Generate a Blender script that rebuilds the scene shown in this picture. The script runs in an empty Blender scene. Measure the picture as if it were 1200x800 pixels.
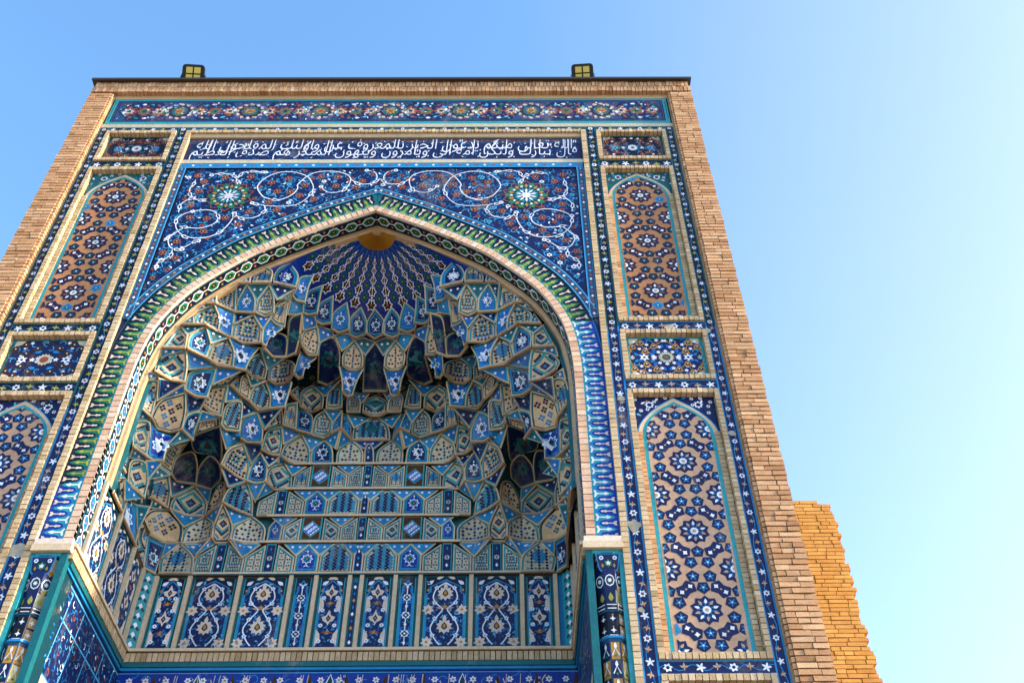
import bpy, math, random, unicodedata
from math import sin, cos, pi, radians, sqrt, hypot, atan2
from mathutils import Vector, Matrix
random.seed(7)
sc = bpy.context.scene
COL = sc.collection
EYE = 1.6                      # camera height; heights below are measured from the eye, EYE is added when built

# ---------------------------------------------------------------- camera
cam = bpy.data.objects.new('camera', bpy.data.cameras.new('camera'))
COL.objects.link(cam)
rx = Vector((0.99996226, -0.00265846, -0.00827096))
fw = Vector((0.00778445, 0.69687133, 0.71715392))
up = rx.cross(fw)
m = Matrix((rx, up, -fw)).transposed().to_4x4()
m.translation = Vector((1.84, -9.179, EYE))
cam.matrix_world = m
cam.data.sensor_width = 36.0
cam.data.lens = 36.0 * 1227.1 / 1200.0
cam.data.clip_end = 5000
sc.camera = cam

# ---------------------------------------------------------------- sky and sun
SUN_AZ = radians(82)           # measured from straight out of the facade (-y) towards the right (+x)
SUN_EL = radians(24)
w = bpy.data.worlds.new('World'); sc.world = w; w.use_nodes = True
nt = w.node_tree; nt.nodes.clear()
sky = nt.nodes.new('ShaderNodeTexSky'); sky.sky_type = 'NISHITA'; sky.sun_disc = False
sky.sun_elevation = SUN_EL
sx, sy = sin(SUN_AZ), -cos(SUN_AZ)
sky.sun_rotation = atan2(sx, sy)
sky.altitude = 700; sky.air_density = 1.0; sky.dust_density = 2.2; sky.ozone_density = 2.0
bg = nt.nodes.new('ShaderNodeBackground'); bg.inputs['Strength'].default_value = 0.15
wo = nt.nodes.new('ShaderNodeOutputWorld')
tn = nt.nodes.new('ShaderNodeMix'); tn.data_type = 'RGBA'; tn.blend_type = 'MULTIPLY'; tn.inputs['Factor'].default_value = 1; tn.inputs['B'].default_value = (.72, .96, 1.03, 1)   # the camera's cool white balance
nt.links.new(sky.outputs[0], tn.inputs['A']); 
# pale haze low in the sky on the sun's side
tc = nt.nodes.new('ShaderNodeTexCoord'); dp = nt.nodes.new('ShaderNodeVectorMath'); dp.operation = 'DOT_PRODUCT'
dp.inputs[1].default_value = (sx, sy, 0); nt.links.new(tc.outputs['Generated'], dp.inputs[0])
mr = nt.nodes.new('ShaderNodeMapRange'); mr.inputs[1].default_value = -.05; mr.inputs[2].default_value = 1.0; mr.inputs[3].default_value = 0; mr.inputs[4].default_value = 1.0
nt.links.new(dp.outputs['Value'], mr.inputs[0])
sc_ = nt.nodes.new('ShaderNodeVectorMath'); sc_.operation = 'SCALE'; sc_.inputs[0].default_value = (1.95, .58, .35); 
sz = nt.nodes.new('ShaderNodeSeparateXYZ'); nt.links.new(tc.outputs['Generated'], sz.inputs[0])
hz = nt.nodes.new('ShaderNodeMapRange'); hz.inputs[1].default_value = 0; hz.inputs[2].default_value = 1; hz.inputs[3].default_value = 1; hz.inputs[4].default_value = .38; nt.links.new(sz.outputs[2], hz.inputs[0])
ml = nt.nodes.new('ShaderNodeMath'); ml.operation = 'MULTIPLY'; nt.links.new(mr.outputs[0], ml.inputs[0]); nt.links.new(hz.outputs[0], ml.inputs[1]); nt.links.new(ml.outputs[0], sc_.inputs['Scale'])
ad = nt.nodes.new('ShaderNodeVectorMath'); ad.operation = 'ADD'; nt.links.new(tn.outputs['Result'], ad.inputs[0]); nt.links.new(sc_.outputs[0], ad.inputs[1])
nt.links.new(ad.outputs[0], bg.inputs[0]); nt.links.new(bg.outputs[0], wo.inputs[0])
sl = bpy.data.lights.new('sun', 'SUN'); sl.energy = 3.4; sl.angle = radians(3.0); sl.color = (1.0, 0.84, 0.62)
so = bpy.data.objects.new('sun', sl); COL.objects.link(so)
sd = Vector((sx * cos(SUN_EL), sy * cos(SUN_EL), sin(SUN_EL)))
so.rotation_euler = sd.to_track_quat('Z', 'Y').to_euler(); so.location = (20, -20, 30)
sc.view_settings.view_transform = 'Standard'; sc.view_settings.look = 'None'
sc.view_settings.exposure = 1.9; sc.view_settings.gamma = 1.0
CELLS = [  # corners traced on image pixels, cast from the camera onto assumed tier heights
 (0,'C',[(-2.684,2.027,7.485,0),(-2.583,2.142,7.485,0),(-2.587,2.186,7.725,0.5),(-2.555,2.186,7.965,1),(-2.738,1.993,7.965,1)]),
 (0,'B',[(-2.668,1.53,7.485,0),(-2.695,2.027,7.485,0),(-2.738,1.993,7.965,1),(-2.719,1.645,7.965,1)]),
 (0,'C',[(-2.674,0.94,7.485,0),(-2.668,1.53,7.485,0),(-2.729,1.379,7.965,1),(-2.763,1.148,7.869,0.8)]),
 (0,'S',[(-2.729,1.379,7.965,1),(-2.59,1.416,7.965,1),(-2.677,1.483,7.653,0.35)]),
 (0,'B',[(-2.663,0.515,7.485,0),(-2.662,0.857,7.485,0),(-2.766,1.085,7.821,0.7),(-2.74,0.837,7.965,1),(-2.786,0.715,7.869,0.8)]),
 (0,'S',[(-2.734,1.005,7.773,0.6),(-2.618,1.224,7.965,1),(-2.744,0.853,7.965,1)]),
 (0,'S',[(-2.73,0.594,7.773,0.6),(-2.73,0.481,7.965,1),(-2.746,0.82,7.965,1)]),
 (0,'B',[(-2.519,2.142,7.485,0),(-2.122,2.146,7.485,0),(-2.135,2.123,7.725,0.5),(-2.387,2.186,7.965,1),(-2.571,2.176,7.725,0.5)]),
 (0,'S',[(-2.541,2.138,7.725,0.5),(-2.551,2.182,7.965,1),(-2.383,2.186,7.965,1)]),
 (0,'S',[(-2.128,2.142,7.725,0.5),(-2.357,2.186,7.965,1),(-2.136,2.186,7.965,1),(-1.97,2.093,7.965,1)]),
 (0,'S',[(-1.717,2.095,7.965,1),(-1.55,2.186,7.965,1),(-1.306,2.186,7.965,1),(-1.519,2.148,7.725,0.5)]),
 (0,'S',[(-2.095,2.086,7.725,0.5),(-1.959,2.093,7.965,1),(-1.907,2.186,7.965,1)]),
 (0,'S',[(-1.764,2.186,7.965,1),(-1.698,2.114,7.965,1),(-1.53,2.148,7.725,0.5)]),
 (1,'K',[(-2.719,1.645,7.965,0),(-2.727,1.993,7.965,0),(-2.555,2.186,7.965,0),(-2.368,2.186,7.965,0),(-2.357,2.099,8.172,0.5),(-2.581,2.044,8.38,1),(-2.754,1.912,8.297,0.8)]),
 (1,'S',[(-2.752,1.857,8.297,0.8),(-2.722,1.786,8.38,1),(-2.576,2.025,8.38,1)]),
 (1,'S',[(-2.346,2.099,8.172,0.5),(-2.55,2.007,8.38,1),(-2.358,2.158,8.38,1),(-2.133,2.16,8.38,1)]),
 (1,'B',[(-2.368,2.186,7.965,0),(-2.147,2.186,7.965,0),(-1.944,2.075,7.965,0),(-1.953,2.027,8.172,0.5),(-2.14,2.186,8.38,1),(-2.339,2.118,8.172,0.5)]),
 (1,'S',[(-2.125,2.179,8.38,1),(-1.855,1.884,8.38,1),(-1.939,2.009,8.172,0.5)]),
 (1,'D',[(-1.944,2.075,7.965,0),(-1.919,2.186,7.965,0),(-1.764,2.186,7.965,0),(-1.706,2.096,7.965,0),(-1.717,2.067,8.172,0.5),(-1.847,1.902,8.38,1),(-1.931,2.028,8.172,0.5)]),
 (1,'S',[(-1.854,1.939,8.38,1),(-1.71,2.07,8.38,1),(-1.508,2.186,8.38,1),(-1.706,2.067,8.172,0.5)]),
 (1,'B',[(-1.706,2.096,7.965,0),(-1.548,2.186,7.965,0),(-1.305,2.186,7.965,0),(-1.293,2.127,8.172,0.5),(-1.519,2.186,8.38,1),(-1.698,2.086,8.172,0.5)]),
 (1,'B',[(-2.728,0.953,7.965,0),(-2.603,1.207,7.965,0),(-2.575,1.1,8.172,0.5),(-2.615,0.97,8.338,0.9),(-2.774,0.885,8.297,0.8)]),
 (1,'S',[(-2.766,0.852,8.297,0.8),(-2.721,0.756,8.38,1),(-2.626,0.971,8.38,1)]),
 (1,'S',[(-2.605,0.97,8.338,0.9),(-2.436,1.022,8.38,1),(-2.575,1.1,8.172,0.5)]),
 (1,'B',[(-2.726,0.466,7.965,0),(-2.711,0.722,7.965,0),(-2.776,0.852,8.297,0.8),(-2.723,0.5,8.38,1)]),
 (1,'S',[(-2.568,1.117,8.172,0.5),(-2.495,1.139,8.38,1),(-2.401,1.294,8.38,1)]),
 (2,'B',[(-2.835,1.748,8.38,0),(-2.722,1.786,8.38,0),(-2.586,1.969,8.38,0),(-2.58,1.915,8.604,0.5),(-2.659,1.89,8.828,1),(-2.818,1.735,8.649,0.6)]),
 (2,'S',[(-2.632,1.872,8.828,1),(-2.573,2.019,8.828,1),(-2.333,2.076,8.828,1),(-2.582,2.025,8.604,0.5)]),
 (2,'B',[(-2.55,2.007,8.38,0),(-2.358,2.158,8.38,0),(-2.133,2.16,8.38,0),(-2.144,2.159,8.604,0.5),(-2.344,2.132,8.828,1),(-2.579,2.062,8.604,0.5)]),
 (2,'S',[(-2.337,2.094,8.828,1),(-2.145,2.171,8.828,1),(-2.132,2.159,8.604,0.5)]),
 (2,'D',[(-2.133,2.16,8.38,0),(-1.858,1.902,8.38,0),(-1.882,1.91,8.738,0.8),(-2.008,1.984,8.783,0.9),(-2.121,2.159,8.604,0.5)]),
 (2,'S',[(-1.904,1.697,8.828,1),(-1.757,1.879,8.828,1),(-1.628,1.989,8.828,1),(-1.794,1.812,8.604,0.5)]),
 (2,'B',[(-1.84,1.866,8.38,0),(-1.703,2.032,8.38,0),(-1.513,2.165,8.38,0),(-1.53,2.108,8.604,0.5),(-1.637,2.044,8.828,1),(-1.789,1.848,8.604,0.5)]),
 (2,'S',[(-1.623,2.026,8.828,1),(-1.511,2.045,8.828,1),(-1.379,2.01,8.828,1),(-1.499,2.127,8.604,0.5)]),
 (2,'S',[(-1.37,2.028,8.828,1),(-1.287,2.186,8.828,1),(-1.473,2.109,8.604,0.5)]),
 (2,'B',[(-2.717,0.74,8.38,0),(-2.61,0.905,8.38,0),(-2.607,0.845,8.649,0.6),(-2.61,0.722,8.783,0.9),(-2.778,0.671,8.738,0.8)]),
 (2,'S',[(-2.767,0.623,8.738,0.8),(-2.719,0.469,8.828,1),(-2.625,0.741,8.828,1)]),
 (2,'C',[(-2.603,0.921,8.38,0),(-2.538,1.005,8.38,0),(-2.421,1.006,8.38,0),(-2.427,0.992,8.604,0.5),(-2.303,0.989,8.828,1),(-2.43,1.021,8.828,1),(-2.589,0.954,8.828,1),(-2.618,0.757,8.828,1)]),
 (2,'S',[(-2.416,0.992,8.604,0.5),(-2.289,0.972,8.828,1),(-2.19,1.123,8.828,1)]),
 (3,'B',[(-2.711,1.673,8.828,0),(-2.605,1.854,8.828,0),(-2.591,1.777,9.043,0.5),(-2.417,1.661,9.259,1),(-2.64,1.597,9.087,0.6)]),
 (3,'S',[(-2.676,0.385,9.173,0.8),(-2.649,0.319,9.259,1),(-2.542,0.413,9.259,1)]),
 (3,'B',[(-2.715,0.453,8.828,0),(-2.603,0.692,8.828,0),(-2.581,0.61,9.043,0.5),(-2.515,0.408,9.194,0.85),(-2.691,0.4,9.173,0.8)]),
 (3,'S',[(-2.512,0.393,9.194,0.85),(-2.401,0.508,9.259,1),(-2.256,0.541,9.259,1),(-2.548,0.61,9.043,0.5)]),
 (3,'S',[(-2.252,0.572,9.259,1),(-2.28,0.7,9.259,1),(-2.54,0.673,9.087,0.6)]),
 (3,'K',[(-2.596,0.709,8.828,0),(-2.581,0.921,8.828,0),(-2.423,0.988,8.828,0),(-2.281,0.939,8.828,0),(-2.259,0.871,9.043,0.5),(-2.266,0.709,9.237,0.95),(-2.551,0.673,9.087,0.6)]),
 (3,'S',[(-2.261,0.716,9.259,1),(-2.153,0.83,9.259,1),(-2.032,0.831,9.259,1),(-2.115,0.949,9.173,0.8),(-2.245,0.919,9.087,0.6)]),
 (3,'C',[(-2.26,0.939,8.828,0),(-2.172,1.14,8.828,0),(-2.183,1.137,9.043,0.5),(-2.078,0.983,9.173,0.8),(-2.249,0.935,9.087,0.6)]),
 (3,'S',[(-2.089,0.983,9.173,0.8),(-1.925,1.197,9.259,1),(-2.137,1.085,9.087,0.6)]),
 (3,'D',[(-1.928,1.214,9.259,1),(-1.958,1.368,9.259,1),(-2.2,1.272,9.043,0.5),(-2.14,1.102,9.087,0.6)]),
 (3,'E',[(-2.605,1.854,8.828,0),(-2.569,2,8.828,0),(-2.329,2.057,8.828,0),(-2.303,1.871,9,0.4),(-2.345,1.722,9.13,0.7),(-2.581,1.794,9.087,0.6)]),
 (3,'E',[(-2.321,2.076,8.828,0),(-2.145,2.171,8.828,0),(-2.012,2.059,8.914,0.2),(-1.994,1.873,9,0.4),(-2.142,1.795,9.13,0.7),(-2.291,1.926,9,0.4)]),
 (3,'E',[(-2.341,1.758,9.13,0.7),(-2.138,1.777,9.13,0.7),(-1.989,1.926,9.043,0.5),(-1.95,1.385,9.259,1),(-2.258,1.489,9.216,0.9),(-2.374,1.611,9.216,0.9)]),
 (3,'S',[(-1.95,1.385,9.259,1),(-1.898,1.472,9.259,1),(-1.718,1.49,9.259,1),(-1.73,1.684,9.259,1),(-1.853,1.569,9.043,0.5)]),
 (3,'B',[(-1.894,1.644,8.828,0),(-1.757,1.879,8.828,0),(-1.628,1.989,8.828,0),(-1.602,1.893,9.043,0.5),(-1.697,1.712,9.237,0.95),(-1.834,1.587,9.043,0.5)]),
 (3,'S',[(-1.69,1.72,9.259,1),(-1.465,1.757,9.259,1),(-1.486,1.883,9.259,1),(-1.576,1.875,9.043,0.5)]),
 (3,'C',[(-1.616,1.989,8.828,0),(-1.511,2.045,8.828,0),(-1.379,2.01,8.828,0),(-1.378,1.931,9.043,0.5),(-1.506,1.937,9.259,1),(-1.582,1.911,9.043,0.5)]),
 (3,'S',[(-1.492,1.919,9.259,1),(-1.387,1.993,9.259,1),(-1.252,2.031,9.259,1),(-1.355,1.931,9.043,0.5)]),
 (3,'S',[(-1.237,2.012,9.259,1),(-1.212,2.16,9.259,1),(-1.347,1.984,9.087,0.6)]),
 (3,'B',[(-1.379,2.01,8.828,0),(-1.293,2.186,8.828,0),(-1.073,2.186,8.828,0),(-1.075,2.154,9.043,0.5),(-1.212,2.16,9.259,1),(-1.349,1.968,9.043,0.5)]),
 (3,'S',[(-1.198,2.142,9.259,1),(-1.076,2.186,9.259,1),(-0.889,2.186,9.259,1),(-1.06,2.136,9.043,0.5)]),
 (4,'S',[(-2.571,0.339,9.693,1),(-2.291,0.371,9.693,1),(-2.6,0.408,9.606,0.8)]),
 (4,'B',[(-2.56,0.304,9.259,0),(-2.394,0.477,9.259,0),(-2.239,0.509,9.259,0),(-2.243,0.466,9.476,0.5),(-2.278,0.381,9.671,0.95),(-2.522,0.383,9.628,0.85),(-2.632,0.445,9.519,0.6)]),
 (4,'S',[(-2.273,0.387,9.693,1),(-2.111,0.513,9.693,1),(-1.953,0.673,9.693,1),(-2.236,0.542,9.519,0.6)]),
 (4,'C',[(-2.251,0.668,9.259,0),(-2.143,0.782,9.259,0),(-2.014,0.799,9.259,0),(-1.999,0.787,9.476,0.5),(-1.953,0.699,9.671,0.95),(-2.261,0.618,9.563,0.7)]),
 (4,'S',[(-1.948,0.705,9.693,1),(-1.62,0.756,9.693,1),(-1.963,0.771,9.476,0.5)]),
 (4,'D',[(-1.622,0.772,9.693,1),(-1.834,1,9.693,1),(-2.001,0.852,9.476,0.5),(-1.958,0.803,9.476,0.5)]),
 (4,'B',[(-2.096,0.929,9.259,0),(-2.04,1.095,9.259,0),(-1.896,1.164,9.259,0),(-1.895,1.117,9.476,0.5),(-1.857,1.027,9.671,0.95),(-2.051,0.973,9.606,0.8),(-2.065,0.95,9.476,0.5)]),
 (4,'S',[(-1.854,1.05,9.693,1),(-1.739,1.303,9.693,1),(-1.861,1.118,9.476,0.5)]),
 (4,'B',[(-1.92,1.351,9.259,0),(-1.891,1.437,9.259,0),(-1.715,1.473,9.259,0),(-1.702,1.373,9.476,0.5),(-1.706,1.29,9.65,0.9),(-1.887,1.215,9.519,0.6)]),
 (4,'S',[(-1.728,1.303,9.693,1),(-1.575,1.564,9.693,1),(-1.699,1.425,9.476,0.5)]),
 (4,'C',[(-1.726,1.595,9.259,0),(-1.641,1.702,9.259,0),(-1.456,1.704,9.259,0),(-1.463,1.672,9.476,0.5),(-1.561,1.575,9.671,0.95),(-1.722,1.508,9.519,0.6)]),
 (4,'S',[(-1.554,1.581,9.693,1),(-1.213,1.496,9.693,1),(-1.437,1.654,9.476,0.5)]),
 (4,'D',[(-1.215,1.514,9.693,1),(-1.249,1.814,9.693,1),(-1.42,1.69,9.476,0.5)]),
 (4,'B',[(-1.468,1.847,9.259,0),(-1.369,1.956,9.259,0),(-1.255,1.976,9.259,0),(-1.256,1.997,9.476,0.5),(-1.264,1.861,9.671,0.95),(-1.44,1.807,9.563,0.7)]),
 (4,'S',[(-1.257,1.868,9.693,1),(-1.03,2.033,9.693,1),(-1.217,1.979,9.476,0.5)]),
 (4,'B',[(-1.223,1.994,9.259,0),(-1.169,2.105,9.259,0),(-1.071,2.161,9.259,0),(-0.87,2.163,9.259,0),(-0.88,2.11,9.476,0.5),(-1.011,2.07,9.693,1),(-1.211,2.016,9.476,0.5)]),
 (4,'S',[(-0.996,2.052,9.693,1),(-0.71,2.164,9.693,1),(-0.87,2.129,9.476,0.5)]),
 (4,'C',[(-0.835,2.163,9.259,0),(-0.551,2.165,9.259,0),(-0.566,2.075,9.476,0.5),(-0.736,2.183,9.693,1),(-0.844,2.11,9.476,0.5)]),
 (4,'S',[(-0.71,2.164,9.693,1),(-0.468,1.946,9.693,1),(-0.53,2.076,9.476,0.5)]),
 (4,'S',[(-0.432,1.946,9.693,1),(-0.325,2.186,9.693,1),(-0.485,2.094,9.476,0.5)]),
 (4,'B',[(-0.48,2.166,9.259,0),(-0.138,2.168,9.259,0),(-0.143,2.134,9.476,0.5),(-0.329,2.186,9.693,1),(-0.489,2.131,9.476,0.5)]),
 (5,'S',[(-2.421,0.343,10.115,1),(-2.117,0.345,10.115,1),(-2.302,0.323,9.946,0.6)]),
 (5,'B',[(-2.553,0.308,9.693,0),(-2.292,0.325,9.693,0),(-2.299,0.3,9.904,0.5),(-2.43,0.354,10.094,0.95)]),
 (5,'C',[(-2.241,0.341,9.693,0),(-2.052,0.498,9.693,0),(-2.022,0.471,9.904,0.5),(-2.101,0.376,10.115,1),(-2.272,0.338,9.946,0.6)]),
 (5,'S',[(-2.087,0.36,10.115,1),(-1.95,0.47,10.115,1),(-1.84,0.55,10.115,1),(-2.004,0.439,9.904,0.5)]),
 (5,'B',[(-2.033,0.514,9.693,0),(-1.927,0.657,9.693,0),(-1.743,0.69,9.693,0),(-1.731,0.599,9.904,0.5),(-1.857,0.582,10.115,1),(-1.999,0.471,9.904,0.5)]),
 (5,'C',[(-1.72,0.691,9.693,0),(-1.583,0.74,9.693,0),(-1.564,0.744,9.904,0.5),(-1.473,0.744,10.115,1),(-1.614,0.695,10.115,1),(-1.712,0.662,10.115,1),(-1.828,0.55,10.115,1),(-1.719,0.599,9.904,0.5)]),
 (5,'B',[(-1.817,1.033,9.693,0),(-1.733,1.201,9.693,0),(-1.812,1.29,10.115,1)]),
 (5,'K',[(-1.733,1.201,9.693,0),(-1.65,1.321,9.693,0),(-1.643,1.274,9.904,0.5),(-1.694,1.264,10.073,0.9),(-1.773,1.246,10.073,0.9)]),
 (5,'S',[(-1.709,1.239,10.115,1),(-1.646,1.359,10.115,1),(-1.471,1.377,10.115,1),(-1.62,1.274,9.904,0.5)]),
 (5,'B',[(-1.63,1.338,9.693,0),(-1.545,1.529,9.693,0),(-1.376,1.495,9.693,0),(-1.393,1.465,9.904,0.5),(-1.503,1.429,10.115,1),(-1.617,1.325,9.904,0.5)]),
 (5,'C',[(-1.365,1.495,9.693,0),(-1.173,1.462,9.693,0),(-1.155,1.449,9.904,0.5),(-1.106,1.352,10.073,0.9),(-1.2,1.465,10.115,1),(-1.357,1.482,10.115,1),(-1.474,1.394,10.115,1),(-1.378,1.447,9.904,0.5)]),
 (5,'B',[(-1.239,1.832,9.693,0),(-1.086,1.923,9.693,0),(-1.086,1.762,10.031,0.8),(-1.223,1.751,9.988,0.7)]),
 (5,'C',[(-1.077,1.942,9.693,0),(-0.886,2.034,9.693,0),(-0.891,2.016,10.031,0.8),(-1.08,1.981,10.115,1),(-1.114,1.962,10.115,1)]),
 (5,'B',[(-0.864,2.053,9.693,0),(-0.705,2.127,9.693,0),(-0.61,2.036,9.693,0),(-0.611,2.04,9.904,0.5),(-0.745,2.038,10.115,1),(-0.848,1.958,9.946,0.6)]),
 (5,'S',[(-0.728,2.001,10.115,1),(-0.498,2.021,10.115,1),(-0.596,2.022,9.904,0.5)]),
 (5,'G',[(-0.57,2,9.693,0),(-0.452,1.91,9.693,0),(-0.502,2.058,10.115,1),(-0.584,2.022,9.904,0.5)]),
 (5,'G',[(-0.43,1.928,9.693,0),(-0.334,2.148,9.693,0),(-0.35,2.097,9.904,0.5),(-0.435,2.113,10.115,1),(-0.48,2.076,10.115,1)]),
 (5,'S',[(-0.41,2.113,10.115,1),(-0.219,2.17,10.115,1),(-0.099,2.186,10.115,1),(-0.305,2.134,9.904,0.5)]),
 (6,'S',[(-2.298,0.312,10.365,0.6),(-2.197,0.325,10.531,1),(-2.097,0.341,10.531,1)]),
 (6,'B',[(-2.243,0.3,10.115,0),(-2.097,0.3,10.115,0),(-1.966,0.439,10.115,0),(-1.962,0.384,10.323,0.5),(-2.088,0.356,10.531,1),(-2.285,0.359,10.365,0.6)]),
 (6,'S',[(-2.389,0.3,10.115,0),(-2.265,0.3,10.115,0),(-2.319,0.359,10.365,0.6)]),
 (6,'C',[(-1.944,0.439,10.115,0),(-1.817,0.55,10.115,0),(-1.808,0.479,10.323,0.5),(-1.835,0.483,10.531,1),(-2.059,0.325,10.531,1),(-1.95,0.384,10.323,0.5)]),
 (6,'S',[(-1.817,0.515,10.531,1),(-1.585,0.516,10.531,1),(-1.785,0.479,10.323,0.5)]),
 (6,'B',[(-1.794,0.55,10.115,0),(-1.666,0.662,10.115,0),(-1.446,0.648,10.115,0),(-1.448,0.592,10.323,0.5),(-1.576,0.532,10.531,1),(-1.802,0.511,10.323,0.5)]),
 (6,'S',[(-1.562,0.516,10.531,1),(-1.412,0.596,10.531,1),(-1.332,0.533,10.531,1),(-1.422,0.576,10.323,0.5)]),
 (6,'C',[(-1.403,0.664,10.115,0),(-1.376,0.712,10.115,0),(-1.337,0.665,10.281,0.4),(-1.182,0.735,10.489,0.9),(-1.313,0.709,10.531,1),(-1.354,0.596,10.531,1),(-1.413,0.592,10.323,0.5)]),
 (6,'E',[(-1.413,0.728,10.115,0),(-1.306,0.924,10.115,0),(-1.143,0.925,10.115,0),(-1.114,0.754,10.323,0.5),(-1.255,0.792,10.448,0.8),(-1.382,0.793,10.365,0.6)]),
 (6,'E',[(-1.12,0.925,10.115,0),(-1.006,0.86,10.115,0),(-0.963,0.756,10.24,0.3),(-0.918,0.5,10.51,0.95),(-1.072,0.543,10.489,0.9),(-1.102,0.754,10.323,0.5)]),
 (6,'B',[(-1.72,1.172,10.115,0),(-1.643,1.342,10.115,0),(-1.492,1.36,10.115,0),(-1.486,1.335,10.323,0.5),(-1.598,1.25,10.51,0.95),(-1.699,1.181,10.323,0.5)]),
 (6,'S',[(-1.576,1.169,10.531,1),(-1.438,1.357,10.531,1),(-1.295,1.375,10.531,1),(-1.479,1.369,10.323,0.5)]),
 (6,'B',[(-1.445,1.36,10.115,0),(-1.366,1.464,10.115,0),(-1.194,1.431,10.115,0),(-1.087,1.26,10.115,0),(-1.091,1.252,10.323,0.5),(-1.288,1.409,10.531,1),(-1.45,1.335,10.323,0.5)]),
 (6,'C',[(-1.061,1.243,10.115,0),(-1.016,1.346,10.115,0),(-0.964,1.312,10.115,0),(-0.944,1.261,10.281,0.4),(-0.833,1.36,10.531,1),(-0.94,1.343,10.531,1),(-1.022,1.24,10.531,1)]),
 (6,'C',[(-0.428,1.61,10.115,0),(-0.392,1.716,10.115,0),(-0.318,1.698,10.115,0),(-0.261,1.576,10.281,0.4),(-0.189,1.59,10.531,1),(-0.268,1.642,10.531,1),(-0.438,1.623,10.531,1),(-0.512,1.518,10.531,1),(-0.441,1.557,10.281,0.4)]),
 (6,'B',[(-1.072,1.926,10.115,0),(-0.919,2.055,10.115,0),(-0.77,1.947,10.115,0),(-0.768,1.92,10.323,0.5),(-0.957,1.941,10.531,1),(-1.087,1.872,10.365,0.6)]),
 (6,'S',[(-0.945,1.941,10.531,1),(-0.734,1.943,10.531,1),(-0.545,1.818,10.531,1),(-0.743,1.92,10.323,0.5)]),
 (6,'B',[(-0.699,1.965,10.115,0),(-0.58,1.984,10.115,0),(-0.488,1.93,10.115,0),(-0.535,1.944,10.531,1),(-0.626,1.917,10.489,0.9),(-0.704,1.902,10.323,0.5)]),
 (6,'B',[(-1.177,1.64,10.115,0),(-1.082,1.818,10.115,0),(-1.144,1.896,10.489,0.9)]),
 (6,'B',[(-0.414,2.04,10.115,0),(-0.243,2.041,10.115,0),(-0.246,1.995,10.323,0.5),(-0.396,2.083,10.489,0.9),(-0.438,2.021,10.365,0.6)]),
 (6,'S',[(-0.377,2.109,10.531,1),(-0.152,2.111,10.531,1),(-0.237,2.114,10.365,0.6)]),
 (7,'S',[(-2.153,0.3,10.531,0),(-2.05,0.3,10.531,0),(-2.064,0.3,10.656,0.3)]),
 (7,'B',[(-2.045,0.31,10.531,0),(-1.82,0.467,10.531,0),(-1.869,0.384,10.947,1),(-1.978,0.358,10.864,0.8),(-2.086,0.372,10.739,0.5)]),
 (7,'S',[(-1.849,0.338,10.947,1),(-1.708,0.338,10.947,1),(-1.82,0.451,10.739,0.5)]),
 (7,'C',[(-1.797,0.467,10.531,0),(-1.568,0.484,10.531,0),(-1.569,0.421,10.739,0.5),(-1.699,0.354,10.947,1),(-1.809,0.451,10.739,0.5)]),
 (7,'S',[(-1.696,0.338,10.947,1),(-1.402,0.34,10.947,1),(-1.549,0.437,10.739,0.5)]),
 (7,'B',[(-1.534,0.484,10.531,0),(-1.419,0.564,10.531,0),(-1.304,0.501,10.531,0),(-1.313,0.422,10.739,0.5),(-1.396,0.371,10.947,1),(-1.54,0.453,10.739,0.5)]),
 (7,'S',[(-1.391,0.34,10.947,1),(-1.186,0.387,10.947,1),(-1.075,0.435,10.947,1),(-1.266,0.423,10.739,0.5)]),
 (7,'D',[(-1.077,0.451,10.947,1),(-1.111,0.519,10.864,0.8),(-1.233,0.438,10.739,0.5)]),
 (7,'B',[(-1.357,0.612,10.531,0),(-1.302,0.709,10.531,0),(-1.191,0.758,10.531,0),(-1.172,0.619,10.781,0.6),(-1.156,0.607,10.926,0.95),(-1.271,0.529,10.822,0.7)]),
 (7,'S',[(-1.124,0.61,10.947,1),(-0.98,0.691,10.947,1),(-0.993,0.831,10.905,0.9),(-1.156,0.71,10.739,0.5)]),
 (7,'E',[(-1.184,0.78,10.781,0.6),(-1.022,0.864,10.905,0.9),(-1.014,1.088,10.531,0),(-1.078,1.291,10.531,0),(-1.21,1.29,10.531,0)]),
 (7,'S',[(-1.006,0.886,10.947,1),(-0.848,0.969,10.947,1),(-0.835,1.097,10.905,0.9),(-0.982,1.005,10.739,0.5)]),
 (7,'B',[(-1.002,1.088,10.531,0),(-0.935,1.308,10.531,0),(-0.815,1.309,10.531,0),(-0.796,1.241,10.739,0.5),(-0.842,1.133,10.926,0.95),(-0.998,1.078,10.781,0.6)]),
 (7,'S',[(-0.82,1.136,10.947,1),(-0.647,1.222,10.947,1),(-0.617,1.304,10.926,0.95),(-0.783,1.242,10.739,0.5)]),
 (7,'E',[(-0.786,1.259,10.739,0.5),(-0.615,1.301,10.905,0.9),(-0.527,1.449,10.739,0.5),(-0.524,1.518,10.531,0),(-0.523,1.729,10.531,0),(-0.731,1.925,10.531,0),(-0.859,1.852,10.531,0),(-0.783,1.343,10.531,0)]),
 (7,'S',[(-0.597,1.324,10.947,1),(-0.421,1.291,10.947,1),(-0.349,1.429,10.947,1),(-0.486,1.414,10.739,0.5)]),
 (7,'B',[(-0.463,1.518,10.531,0),(-0.411,1.606,10.531,0),(-0.266,1.624,10.531,0),(-0.198,1.554,10.531,0),(-0.2,1.503,10.739,0.5),(-0.339,1.446,10.947,1),(-0.482,1.484,10.739,0.5)]),
 (7,'S',[(-0.324,1.429,10.947,1),(-0.196,1.378,10.947,1),(-0.043,1.465,10.947,1),(-0.164,1.503,10.739,0.5)]),
 (8,'S',[(-1.794,0.3,10.947,0),(-1.665,0.3,10.947,0),(-1.68,0.315,11.083,0.3)]),
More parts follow.
